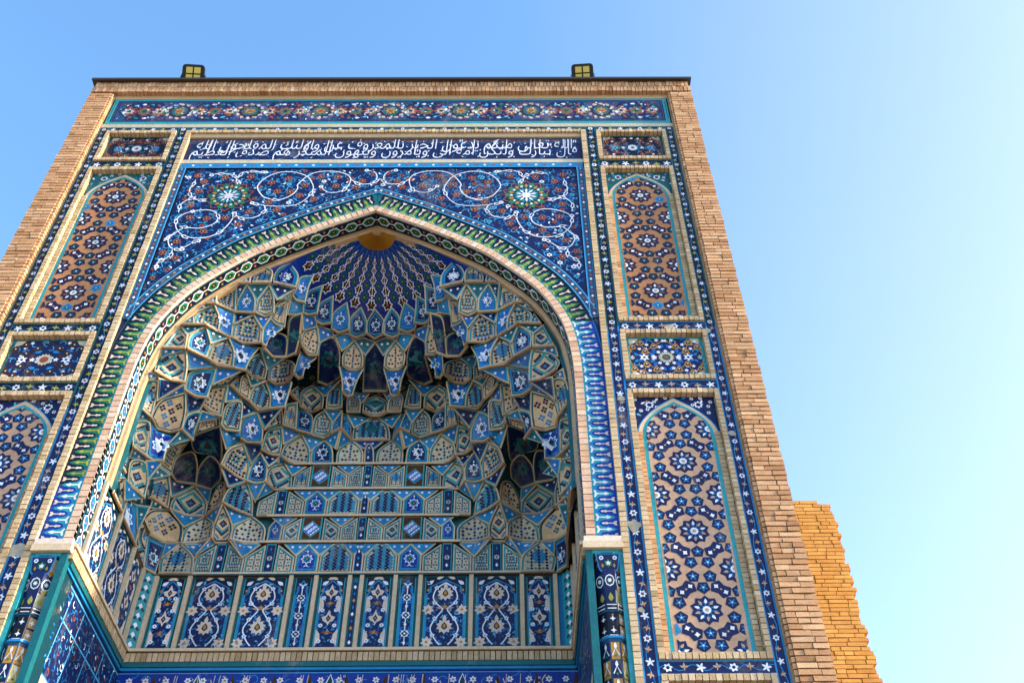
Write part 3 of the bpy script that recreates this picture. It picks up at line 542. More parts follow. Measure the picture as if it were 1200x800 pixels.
# thin plain strips: under the top frieze, beside the outer garland
st = MB(); A = Art()
A.rect(-4.55, 4.55, 14.352, 14.45, 'pale', 0)
for s_ in (-1, 1): A.rect(*sorted((4.552 * s_, 4.60 * s_)), 4.0, 15.30, 'beige', 0)
A.rect(-4.55, 4.55, 15.19, 15.30, 'beige', 0); A.into(st, facade(-.001)); obj('plaster_strip', st)

# ---- top frieze with medallions
A = Art(); X0, X1, Z0, Z1 = -4.53, 4.53, 14.455, 15.18
A.rect(X0, X1, Z0, Z1, 'turq', 0); A.rect(X0 + .07, X1 - .07, Z0 + .06, Z1 - .045, 'night', 1); A.frame(X0 + .09, X1 - .09, Z0 + .08, Z1 - .065, .012, 'mauve', 2)
zc = (Z0 + Z1) / 2
A.rect(X0 + .12, X1 - .12, Z0 + .1, Z1 - .085, 'slate', 2)
def medallion(x, r, kind):
    if kind == 0:
        A.disc(x, zc, r * 1.15, 'mauve', 3, 12, .9); A.petals(x, zc, 12, r, 'pale', 4, 0, .1); A.star(x, zc, 12, r * .86, r * .7, 'wine', 5, .2); A.disc(x, zc, r * .56, 'teal', 6, 12); A.star(x, zc, 8, r * .42, r * .24, 'ochre', 7); A.disc(x, zc, r * .16, 'rust', 8, 8)
    else:
        A.poly([(x - 1.62 * r, zc), (x - .9 * r, zc - 1.02 * r), (x + .9 * r, zc - 1.02 * r), (x + 1.62 * r, zc), (x + .9 * r, zc + 1.02 * r), (x - .9 * r, zc + 1.02 * r)], 'navy', 3)
        for dx in (-.95, 0, .95):
            A.star(x + dx * r, zc, 8, r * .5, r * .36, 'rust', 4); A.petals(x + dx * r, zc, 8, r * .36, 'pale' if dx else 'green', 5); A.disc(x + dx * r, zc, r * .14, 'navy', 6, 6)
        for q in range(16):
            a = q * pi / 8; A.leaf(x + 1.25 * r * cos(a), zc + .78 * r * sin(a), a + pi / 2, .09, .05, ('white', 'sky', 'rust', 'green')[q % 4], 5)
per = 1.14
for i in range(-3, 4):
    medallion(i * per + .02, .245, 0)
for i in range(-4, 4):
    medallion((i + .5) * per + .02, .26, 1)
for x, zz in sow(X0 + .16, X1 - .16, Z0 + .13, Z1 - .12, .062):
    c = random.choice(('white', 'rust', 'rust', 'azure', 'sky', 'mauve', 'green', 'rust'))
    if random.random() < .4: A.star(x, zz, 5, .026, .012, c, 9, random.random())
    else: A.leaf(x, zz, random.uniform(0, 6.28), .05, .022, c, 9)
for i in range(-30, 31):
    A.rect(i * .15 - .004, i * .15 + .004, Z0 + .1, Z1 - .085, 'navy', 3 if i % 4 else 4)
mb = MB(); A.into(mb, facade(-.002)); obj('medallion_frieze', mb)

# ---- side panels
def girih(A, cx, zs, b, a, x0, x1, z0, z1, bright):
    BG, EL = ('navy', 'azure') if bright else ('plum', 'teal')
    stars = []
    for k in range(-1, 9):
        stars.append((cx, zs - k * 2 * a)); stars += [(cx + s * b, zs - a - k * 2 * a) for s in (-1, 1)]
    vz = a / 1.376
    tiles = []
    def pent(x, z, d):
        r = .212 * b
        tiles.append(('p', x, z, [(x + r * sin(2 * pi * i / 5), z + d * r * 1.02 * cos(2 * pi * i / 5)) for i in range(5)]))
    done = set()
    def once(x, z):
        if any(hypot(x - p, z - q) < .2 * b for p, q in done): return False
        done.add((x, z)); return True
    for (x, z) in stars:
        tiles.append(('s', x, z, [(x + (.475 if i % 2 == 0 else .385) * b * sin(pi * i / 10), z + (.475 if i % 2 == 0 else .385) * b * cos(pi * i / 10)) for i in range(20)]))
        for d in (1, -1):
            if once(x, z + d * .75 * vz): pent(x, z + d * .75 * vz, -d)
            for e in (1, -1):
                if once(x + e * .75 * b, z + d * .245 * vz): pent(x + e * .75 * b, z + d * .245 * vz, -d)
                X, Z = x + e * .5 * b, z + d * .688 * vz
                if once(X, Z):
                    an = e * d * radians(38); L, H = .325 * b, .215 * b
                    tiles.append(('b', X, Z, [(X + rot(p, -an)[0], Z + rot(p, -an)[1]) for p in ((-L, 0), (-L * .62, -H * 1.05), (0, -H * .78), (L * .62, -H * 1.05), (L, 0), (L * .62, H * 1.05), (0, H * .78), (-L * .62, H * 1.05))]))
    for t, x, z, P in tiles:
        if not (x0 - .2 < x < x1 + .2 and z0 - .2 < z < z1 + .2): continue
        fr = t == 'p' and random.random() < .05
        A.poly(P, BG if not fr else 'azure', 2)
        if t == 's':
            for i in range(10):
                an = pi / 2 + pi * i / 5; A.leaf(x + .2 * b * cos(an), z + .2 * b * sin(an), an, .17 * b, .085 * b, ('white', 'clay' if bright else 'rust')[i % 2], 4)
                A.stroke([(x + .12 * b * cos(an), z + .12 * b * sin(an)), (x + .28 * b * cos(an + .25), z + .28 * b * sin(an + .25))], .008, EL, 3)
            A.disc(x, z, .125 * b, 'white', 5, 10); A.disc(x, z, .06 * b, 'clay', 6, 8)
        elif t == 'p':
            for i in range(5):
                an = pi / 2 + 2 * pi * i / 5 + (0 if P[0][1] > z else pi); A.leaf(x, z, an, .145 * b, .05 * b, 'azure' if bright else 'teal', 4)
            A.disc(x, z, .03 * b, 'white', 5, 5)
        else:
            ax, az = (P[0][0] - x) * .5, (P[0][1] - z) * .5
            for s in (-1, 1): A.star(x + s * ax, z + s * az, 4, .085 * b, .05 * b, 'white', 4, random.random())
            A.disc(x, z, .035 * b, 'clay', 4, 6)
    return tiles
def arch_panel(s_, x0, x1, z0, z1, lattice, bright):
    P = link('arch_panel', None, portal)
    mb = MB(); W = .062
    header_run(mb, (x1, z0), (x0, z0), -W, -.035, .06, HEADER); header_run(mb, (x0, z1), (x1, z1), -W, -.035, .06, HEADER)
    header_run(mb, (x0, z0 + W), (x0, z1 - W), -W, -.035, .06, HEADER); header_run(mb, (x1, z0 + W), (x1, z1 - W), W, -.035, .06, HEADER)
    if s_ < 0: mb.v = [(-x, y, z) for x, y, z in mb.v]
    mb.build('brick_frame', P)
    xa, xb, za, zb = x0 + W, x1 - W, z0 + W, z1 - W; D = .055
    A = Art(); A.rect(xa, xb, za, zb, 'turq' if bright else 'teal', 0); mb = MB()
    # brick margin left and right of the arched field, spandrels above
    xc = (xa + xb) / 2; hw = .405; sp = zb - .60; ap = zb - .10
    def prof(o):     # pointed arch outline grown outwards by o
        L = [(xc - hw - o, za + .03 - o * .2)]
        Q = [(hw + o, sp - .25), (hw + o, sp - .04), (hw * .95 + o, sp + .11), (hw * .78 + o * .9, sp + .25), (hw * .45 + o * .65, sp + .38 + o * .5), (0, ap + o * 1.15)]
        R = catmull(Q, 4)
        return [(xc + hw + o, za + .03)] + [(xc + max(x, 0), z) for x, z in R] + [(xc - x, z) for x, z in reversed(R[:-1])] + [(xc - hw - o, za + .03)]
    A.rect(xa, xb, za, sp, 'beige', 1)
    A.rect(xa, xb, sp, zb, 'navy' if bright else 'teal', 1)
    for x, z in sow(xa + .02, xb - .02, sp + .05, zb - .02, .075, lambda p: p[1] > sp + .32 + (1 - abs(p[0] - xc) / hw) * .22):
        A.blossom(x, z, .028, 'white', 'night', 3, 6) if random.random() < .35 else A.leaf(x, z, random.uniform(0, 6.28), .07, .03, random.choice(('white', 'azure', 'sky', 'ochre')), 3)
    for s in (-1, 1): A.star(xc + s * hw * .72, zb - .13, 8, .06, .04, 'white', 4); A.disc(xc + s * hw * .72, zb - .13, .03, 'navy', 5, 8)
    A.poly(prof(.075), 'teal' if not bright else 'azure', 6); A.poly(prof(.06), 'ivory', 7)
    q = prof(.035)
    A.poly(prof(.012), 'turq', 8)
    fld = prof(-.03)
    A.poly(fld, 'clay' if bright else 'terra', 9)
    A.into(mb, facade(D, s_)); mb.build('arched_field', P)
    # brick courses in the margins
    mg = MB()
    for e in (-1, 1):
        xx0, xx1 = (xa + .004, xc - hw - .016) if e < 0 else (xc + hw + .016, xb - .004)
        z = za + .04
        while z < sp + .02:
            mg.box((xx0, D - .022, z), (xx1, D - .002, z + .052), HEADER if (e > 0) else BRICK, .002); z += .06
    if s_ < 0: mg.v = [(-x, y, z) for x, y, z in mg.v]
    mg.build('margin_bricks', P)['kind'] = 'stuff'
    # girih tiles: each its own piece
    b, a, zs = lattice
    G = Art(); n0 = 0
    T = girih(G, xc, zs, b, a, xa, xb, za, zb, bright)
    C = fld
    area = sum(C[i - 1][0] * C[i][1] - C[i][0] * C[i - 1][1] for i in range(len(C)))
    if area < 0: C = C[::-1]
    # every layer-2 polygon starts a tile, what follows decorates it
    cur = None; tiles = []
    for t in G.P:
        if t[2] == 2: cur = [t]; tiles.append(cur)
        elif cur is not None: cur.append(t)
    for t in tiles:
        B = Art(); B.P = t; B.clip(C)
        if not B.P: continue
        xs_ = sum(p[0] for p in B.P[0][0]) / len(B.P[0][0]) * s_; zz_ = sum(p[1] for p in B.P[0][0]) / len(B.P[0][0])
        m2 = MB(); f0 = facade(D - .009, s_)
        f = lambda x, z, h: (f0(x, z, h)[0] - xs_, f0(x, z, h)[1], f0(x, z, h)[2] - zz_)
        B.into(m2, f)
        Q = B.P[0][0]; k = mat(B.P[0][1])
        for i in range(len(Q)):
            p, q2 = Q[i - 1], Q[i]; m2.face([f(p[0], p[1], .001), f(q2[0], q2[1], .001), f(q2[0], q2[1], -.008), f(p[0], p[1], -.008)], k)
        o = m2.build('star_tile' if len(t[0][0]) == 20 else ('pentagon_tile' if len(t[0][0]) == 5 else 'bow_tile'), P, up=False)
        o.location = (xs_, 0, zz_ + EYE)
def rect_panel(s_, x0, x1, z0, z1, kind):
    P = link('flower_panel', None, portal)
    mb = MB(); W = .062
    header_run(mb, (x1, z0), (x0, z0), -W, -.035, .06, HEADER); header_run(mb, (x0, z1), (x1, z1), -W, -.035, .06, HEADER)
    header_run(mb, (x0, z0 + W), (x0, z1 - W), -W, -.035, .06, HEADER); header_run(mb, (x1, z0 + W), (x1, z1 - W), W, -.035, .06, HEADER)
    if s_ < 0: mb.v = [(-x, y, z) for x, y, z in mb.v]
    mb.build('brick_frame', P)
    xa, xb, za, zb = x0 + W, x1 - W, z0 + W, z1 - W; xc, zc = (xa + xb) / 2, (za + zb) / 2; hx, hz = (xb - xa) / 2, (zb - za) / 2
    bright = kind == 1; A = Art()
    A.rect(xa, xb, za, zb, 'turq' if bright else 'teal', 0); A.rect(xa + .045, xb - .045, za + .035, zb - .035, 'navy' if kind else 'night', 1)
    for sx_ in (-1, 1):
        for sz_ in (-1, 1):
            A.poly([(xc + sx_ * (hx - .045), zc + sz_ * (hz - .035)), (xc + sx_ * (hx - .17), zc + sz_ * (hz - .035)), (xc + sx_ * (hx - .13), zc + sz_ * (hz - .10)), (xc + sx_ * (hx - .045), zc + sz_ * (hz - .14))], 'pale', 2)
    quad = []
    for x, z in sow(0, hx - .06, 0, hz - .05, .066):
        t = random.choice('abccde'); quad.append((x, z, t, random.uniform(0, 6.28)))
    ln = {0: 'rust', 1: 'ochre', 2: 'brown'}[kind]; bl = {0: 'azure', 1: 'royal', 2: 'azure'}[kind]
    for sx_ in (-1, 1):
        for sz_ in (-1, 1):
            for x, z, t, a in quad:
                a2 = atan2(sin(a) * sz_, cos(a) * sx_); X, Z = xc + x * sx_, zc + z * sz_
                if t == 'a': A.star(X, Z, 5, .03, .016, 'white', 4, a2)
                elif t == 'b': A.leaf(X, Z, a2, .075, .035, ln if kind != 1 else 'azure', 3)
                elif t == 'c': A.leaf(X, Z, a2, .10, .05, bl, 2)
                elif t == 'd': A.petals(X, Z, 6, .03, ln if kind != 1 else 'white', 3, a2)
                else: A.curl(X, Z, a2, .05, 'sky', .01, 3)
            # ogee lattice
            for k, (u, v) in enumerate(((.28, .55), (.52, .3), (.62, .72), (.84, .52))):
                X, Z = xc + sx_ * u * hx, zc + sz_ * v * hz
                A.poly([(X - .055, Z - .035), (X, Z - .055), (X + .055, Z - .035), (X + .03, Z + .02), (X, Z + .06), (X - .03, Z + .02)], ln, 5); A.poly([(X - .033, Z - .02), (X, Z - .035), (X + .033, Z - .02), (X, Z + .035)], 'black', 6); A.disc(X, Z, .011, 'white', 7, 6)
            A.stroke([(xc + sx_ * u * hx, zc + sz_ * v * hz) for u, v in ((.06, .78), (.28, .55), (.52, .3), (.62, .72), (.84, .52), (.95, .1))], .012, ln, 4)
        A.star(xc + sx_ * hx * .56, zc, 6, .07, .035, 'white' if kind else 'sky', 6); A.disc(xc + sx_ * hx * .56, zc, .02, 'navy', 7, 6)
        A.star(xc + sx_ * hx * .30, zc, 5, .04, .02, 'white', 6)
    A.star(xc, zc, 14, .105, .08, 'pale' if kind else 'teal', 7); A.disc(xc, zc, .055 if kind else .075, ('teal', 'rust')[kind == 2] if kind else 'white', 8, 12); A.disc(xc, zc, .03, 'rust', 9, 8)
    mb = MB(); A.into(mb, facade(.05, s_)); mb.build('faience_field', P)
for s_ in (-1, 1):
    rect_panel(s_, 3.312, 4.413, 13.42, 14.222, 0)
    arch_panel(s_, 3.312, 4.413, 9.80, 13.23, (.365, .53, 12.57), False)
    rect_panel(s_, 3.312, 4.413, 8.77, 9.63, 1 if s_ > 0 else 2)
    arch_panel(s_, 3.312, 4.413, 5.06, 8.60, (.355, .4775, 7.54), True)
    arch_panel(s_, 3.312, 4.413, 2.0, 4.90, (.355, .4775, 3.8), True)

# ---- long mouldings that frame the middle bay
mo = MB()
for s_ in (-1, 1):
    n = len(mo.v); header_run(mo, (3.07, 4.0), (3.07, 14.2), -.07, -.05, .05, HEADER, size=.066)
    if s_ < 0: mo.v[n:] = [(-x, y, z) for x, y, z in mo.v[n:]]
n = len(mo.v); header_run(mo, (-3.07, 14.145), (3.07, 14.145), .075, -.045, .06, HEADER)
obj('brick_moulding', mo)['kind'] = 'stuff'
mp = MB(); mp.box((-3.07, -.01, 14.05), (3.07, .09, 14.143), HEADER); obj('moulding_bed', mp)

# ---- Arabic script
SHP = {}
for c in list(range(0xFE80, 0xFEFD)):
    d = unicodedata.decomposition(chr(c)).split()
    if len(d) == 2: SHP[(d[0], chr(int(d[1], 16)))] = chr(c)
    elif len(d) == 3 and d[1] == '0644': SHP[(d[0], 'L' + chr(int(d[2], 16)))] = chr(c)
NOJ = set('اأإآدذرزوؤة ىء')
def shape(t):
    o = []; i = 0; prev = False
    while i < len(t):
        c = t[i]
        if c == ' ': o.append(' '); prev = False; i += 1; continue
        lig = c == 'ل' and i + 1 < len(t) and t[i + 1] in 'اأإآ'
        key = 'L' + t[i + 1] if lig else c; nx = t[i + 2] if lig and i + 2 < len(t) else (t[i + 1] if not lig and i + 1 < len(t) else ' ')
        jn = (not lig) and c not in NOJ and nx not in ' ء'
        f = ('<medial>' if jn else '<final>') if prev else ('<initial>' if jn else '<isolated>')
        g = SHP.get((f, key)) or SHP.get(('<final>' if prev else '<isolated>', key)) or c
        o.append(g); prev = jn; i += 2 if lig else 1
    return ''.join(reversed(o))
def script_polys(txt, x0, x1, z0, z1, off=-.012, xh=None):
    cu = bpy.data.curves.new('script', 'FONT'); cu.body = shape(txt); cu.size = 1; cu.resolution_u = 2; cu.offset = off
    o = bpy.data.objects.new('script', cu); COL.objects.link(o)
    bpy.context.view_layer.update()
    me = bpy.data.meshes.new_from_object(o.evaluated_get(bpy.context.evaluated_depsgraph_get()))
    P = [v.co.copy() for v in me.vertices]; out = []
    if P:
        a0, a1 = min(p.x for p in P), max(p.x for p in P); b0, b1 = min(p.y for p in P), max(p.y for p in P)
        def zz(y):                # letter bodies squat, uprights drawn out tall
            if xh is None: return z0 + (y - b0) / (b1 - b0) * (z1 - z0)
            return z0 + (y - b0) / (.42 - b0) * (xh - z0) if y < .42 else xh + (y - .42) / (b1 - .42) * (z1 - xh)
        for f in me.polygons:
            out.append([(x0 + (P[i].x - a0) / (a1 - a0) * (x1 - x0) + (zz(P[i].y) - z0) * .06, zz(P[i].y)) for i in f.vertices])
    COL.objects.unlink(o); bpy.data.objects.remove(o); bpy.data.curves.remove(cu); bpy.data.meshes.remove(me)
    return out
mb = MB(); A = Art(); ZI0, ZI1 = 13.44, 14.05
A.rect(-3.07, 3.07, ZI0 - .1, ZI1, 'navy', 0); A.rect(-3.07, 3.07, ZI1 - .14, ZI1, 'slate', 1)
for i in range(70):
    x = -3.0 + i * .0865; A.sprig(x, ZI1 - .07, random.uniform(0, 6), .045, 'rust', 2)
for x, z in sow(-3.0, 3.0, ZI0, ZI1 - .16, .11): A.curl(x, z, random.uniform(0, 6), .035, 'azure', .007, 1); A.leaf(x, z, random.uniform(0, 6), .04, .02, 'azure', 2)
mb2 = MB(); S = Art()
WORDS = 'قال الله تبارك تعالى ولتكن منكم امة يدعون الى الخير ويامرون بالمعروف وينهون عن المنكر واولئك هم المفلحون صدق الله العظيم'.split()
for P in script_polys(' '.join(WORDS[0::2]), -2.99, 2.97, ZI0 + .015, ZI1 - .03, -.008, ZI0 + .30): S.poly(P, 'white', 6)
for P in script_polys(' '.join(WORDS[1::2]), -2.94, 2.90, ZI0 + .16, ZI1 - .03, -.008, ZI1 - .12): S.poly(P, 'white', 7)
for x, z in sow(-2.9, 2.95, ZI0 + .05, ZI1 - .1, .13): S.leaf(x, z, random.choice((.5, 1.2, 2.4)), .05, .016, 'white', 9)
A.into(mb, facade(.02)); S.into(mb2, facade(.02))
insc = obj('inscription_panel', mb); mb2.build('lettering', insc)
mb = MB(); A = Art()
A.rect(-3.07, 3.07, 13.345, 13.435, 'pale', 0); A.rect(-3.05, 3.05, 13.225, 13.343, 'azure', 0)
for i in range(-23, 24): A.lozenge(i * .13, 13.285, .028, .022, ('white', 'rust')[i % 2], 2)
A.rect(-3.05, 3.05, 13.222, 13.232, 'sky', 2); A.rect(-3.05, 3.05, 13.335, 13.343, 'teal', 2)
A.into(mb, facade(-.012)); obj('spandrel_border', mb)

# ---- plaster repairs where tiles have fallen
pm = MB()
for x, z, r in ((3.22, 6.62, .10), (3.24, 8.46, .06), (3.95, 9.70, .07), (4.42, 9.62, .07), (-3.24, 6.35, .12), (4.47, 7.9, .05), (-4.46, 7.0, .05), (3.2, 5.6, .04)):
    n = 13; pm.face([(x + r * random.uniform(.55, 1.1) * cos(2 * pi * i / n), -.009, z + r * random.uniform(.5, 1.0) * sin(2 * pi * i / n)) for i in range(n)], mat('pale'))
obj('plaster_repair', pm)['kind'] = 'stuff'

# ---- the pointed arch
RAW = [(2.70, 6.42), (2.70, 7.2), (2.70, 8.0), (2.70, 8.7), (2.685, 9.2), (2.622, 9.68), (2.52, 10.0), (2.36, 10.33), (2.157, 10.62), (1.78, 11.02), (1.485, 11.28), (.81, 11.72), (.4, 11.95), (0, 12.155)]
ARC = catmull(RAW, 6)
def arc_s():
    s = [0]
    for a, b in zip(ARC, ARC[1:]): s.append(s[-1] + hypot(b[0] - a[0], b[1] - a[1]))
    return s
AS = arc_s(); ALEN = AS[-1]
def arc(s, wd=0.0):
    """point on the right half of the arch at arc length s, wd metres outside its inner line"""
    s = max(0, min(ALEN, s)); i = 0
    while i < len(AS) - 2 and AS[i + 1] < s: i += 1
    t = (s - AS[i]) / (AS[i + 1] - AS[i]); a, b = ARC[i], ARC[i + 1]
    def nrm(j):
        p, q = ARC[max(j - 1, 0)], ARC[min(j + 1, len(ARC) - 1)]; d = hypot(q[0] - p[0], q[1] - p[1]); return (q[1] - p[1]) / d, -(q[0] - p[0]) / d
    n0, n1 = nrm(i), nrm(i + 1); nx, nz = n0[0] * (1 - t) + n1[0] * t, n0[1] * (1 - t) + n1[1] * t
    return a[0] + (b[0] - a[0]) * t + nx * wd, a[1] + (b[1] - a[1]) * t + nz * wd
def apex_s(wd):
    """arc length at which the offset line reaches the middle of the arch"""
    n = (ARC[-1][1] - ARC[-2][1], -(ARC[-1][0] - ARC[-2][0])); d = hypot(*n)
    return ALEN + max(0, wd) * (n[0] / d) / (sqrt(1 - (n[0] / d) ** 2))
def arcx(s, wd):
    if s <= ALEN: x, z = arc(s, wd); return max(x, 0), z
    x, z = arc(ALEN, wd); a, b = ARC[-2], ARC[-1]; d = hypot(b[0] - a[0], b[1] - a[1]); k = s - ALEN
    x, z = x + (b[0] - a[0]) / d * k, z + (b[1] - a[1]) / d * k
    return (x, z) if x > 0 else (0, z + x * .577)
def band(A, w0, w1, c, l, s0=0, step=.12, s1=None):
    e = max(apex_s(w0), apex_s(w1)) if s1 is None else s1; n = int((e - s0) / step) + 1
    for i in range(n):
        a, b = s0 + (e - s0) * i / n, s0 + (e - s0) * (i + 1) / n
        A.poly([arcx(a, w0), arcx(a, w1), arcx(b, w1), arcx(b, w0)], c, l)
mb = MB(); vo = link('arch_band', None, portal)
for s_ in (-1, 1):
    A = Art(); N = 9.72 if s_ > 0 else 7.25
    A_bg = lambda z: 'azure' if z < N else 'teal'
    W0, W1 = .105, .385
    e = apex_s(W0); n = int(e / .11)
    e = apex_s(.38); n = int(e / .11)
    for i in range(n):      # ground of the band in two colours
        a, b = e * i / n, e * (i + 1) / n; p = arcx((a + b) / 2, .2); c = 'azure' if p[1] < N else 'teal'
        A.poly([arcx(a, W0), arcx(a, .39), arcx(b, .39), arcx(b, W0)], c, 0)
    per = .158; n = int((ALEN + .05) / per)
    for i in range(n + 1):
        s = (i + .5) * (ALEN + .1) / (n + 1) ; p = arcx(s, .25); new = p[1] < N; dark = 'cobalt' if new else 'night'
        fx = lambda p: (min(p[0], 3.062), p[1]); f = lambda u, v: fx(arcx(s + v, W0 + u * .98))
        H = .072
        # dark lobe from outside with a white bone, light lobe from inside with a yellow fork
        B = Art()
        B.poly([f(u, v) for u, v in ((.28, -H * 1.1), (.28, H * 1.1), (.20, H * .95), (.15, H * .55), (.09, H * .75), (.045, 0), (.09, -H * .75), (.15, -H * .55), (.20, -H * .95))], dark, 1)
        B.poly([f(u, v) for u, v in ((.07, 0), (.09, .014), (.11, .010), (.13, .018), (.145, .006), (.20, .006), (.215, .026), (.245, .03), (.235, 0), (.245, -.03), (.215, -.026), (.20, -.006), (.145, -.006), (.13, -.018), (.11, -.010), (.09, -.014))], 'bone', 3)
        g = lambda u, v: arcx(s + v + per * .5, W0 + u); yl = 'lime'; B2 = Art()
        if i < n:
            B2.poly([g(u, v) for u, v in ((.01, -.045), (.03, -.05), (.05, -.008), (.12, -.008), (.135, -.022), (.16, -.012), (.185, 0), (.16, .012), (.135, .022), (.12, .008), (.05, .008), (.03, .05), (.01, .045), (.025, 0))], yl if not new else 'white', 3)
            B2.poly([g(u, v) for u, v in ((.0, -.06), (.10, -.035), (.2, -.02), (.225, 0), (.2, .02), (.10, .035), (.0, .06))], 'turq' if new else 'green', 1)
        for q_, nm_ in ((B, 'palmette_tile'), (B2, 'leaf_tile')):
            q_.keep(lambda p: p[0] < 3.068)
            q_.P = [t for t in q_.P if all(p[0] < 3.068 for p in t[0])]
            if q_.P: m3 = MB(); q_.into(m3, facade(-.004, s_)); m3.build(nm_, vo)
    band(A, .10, .118, 'turq', 4); 
    A.keep(lambda p: p[0] < 3.068)
    A.into(mb, facade(-.004, s_))
mb.build('palmette_band', vo)
# the two-line border outside the palmettes
mb = MB()
for s_ in (-1, 1):
    A = Art(); S0 = 3.5
    while arcx(S0, .47)[0] > 2.96 or arcx(S0, .47)[1] < 9.0: S0 += .02
    S1 = S0 - .25
    band(A, .385, .495, 'azure', 0, S1); band(A, .385, .397, 'sky', 2, S1); band(A, .483, .495, 'sky', 2, S1)
    band(A, .405, .475, 'slate', 1, S1)
    s = S0
    k = 0
    while s < apex_s(.44):
        p = arcx(s, .44); A.star(p[0], p[1], 4, .028, .014, ('white', 'rust', 'white', 'ochre')[k % 4], 3, .3); s += .085; k += 1
    A.rect(2.95, 3.065, 9.9, 13.22, 'azure', 0); A.rect(2.975, 3.045, 9.9, 13.22, 'slate', 1); A.rect(2.95, 2.962, 9.9, 13.22, 'sky', 2); A.rect(3.055, 3.065, 9.9, 13.22, 'teal', 2)
    z = 9.95; k = 0
    while z < 13.2: A.lozenge(3.01, z, .02, .028, ('white', 'rust', 'sky', 'rust')[k % 4], 3); z += .085; k += 1
    A.P = [t for t in A.P if not (max(p[0] for p in t[0]) > 3.068)]; A.rect(2.82, 3.068, 6.5, 10.9, 'navy', -20)
    # left and right strips stay clear of the arch line
    A.into(mb, facade(-.012, s_))
mb.build('line_border', vo)
# voussoir bricks, one object each
AA = []
VB = link('voussoir_ring', None, portal)
n = int(ALEN / .088)
for s_ in (-1, 1):
    for i in range(n):
        a, b = (i + .06) * ALEN / n, (i + .94) * ALEN / n; c = arc((a + b) / 2, .05)
        if c[1] < 7.0 and i % 1: continue
        m2 = MB(); yy = -.012 + random.uniform(-.003, .003)
        q = [arc(a, 0), arc(a, .1), arc(b, .1), arc(b, 0)]
        cx, cz = c[0] * s_, c[1]
        F = [(x * s_ - cx, yy, z - cz) for x, z in q]; Bk = [(x, .06, z) for x, y, z in F]
        m2.face(F, VOUSS)
        for k in range(4): m2.face([F[k - 1], F[k], Bk[k], Bk[k - 1]], VOUSS)
        o = m2.build('voussoir', VB, up=False); o.location = (cx, 0, cz + EYE)
m2 = MB(); kx, kz = arc(ALEN, .1); kt = arcx(apex_s(.1), .1)[1]
m2.face([(0, -.014, 12.157), (kx, -.014, kz), (0, -.014, kt), (-kx, -.014, kz)], VOUSS); m2.build('voussoir', VB)
mb = MB()
for s_ in (-1, 1):
    A = Art(); band(A, .004, .1, 'brown', 0); A.into(mb, facade(.004, s_))
mb.build('joint_bed', VB)

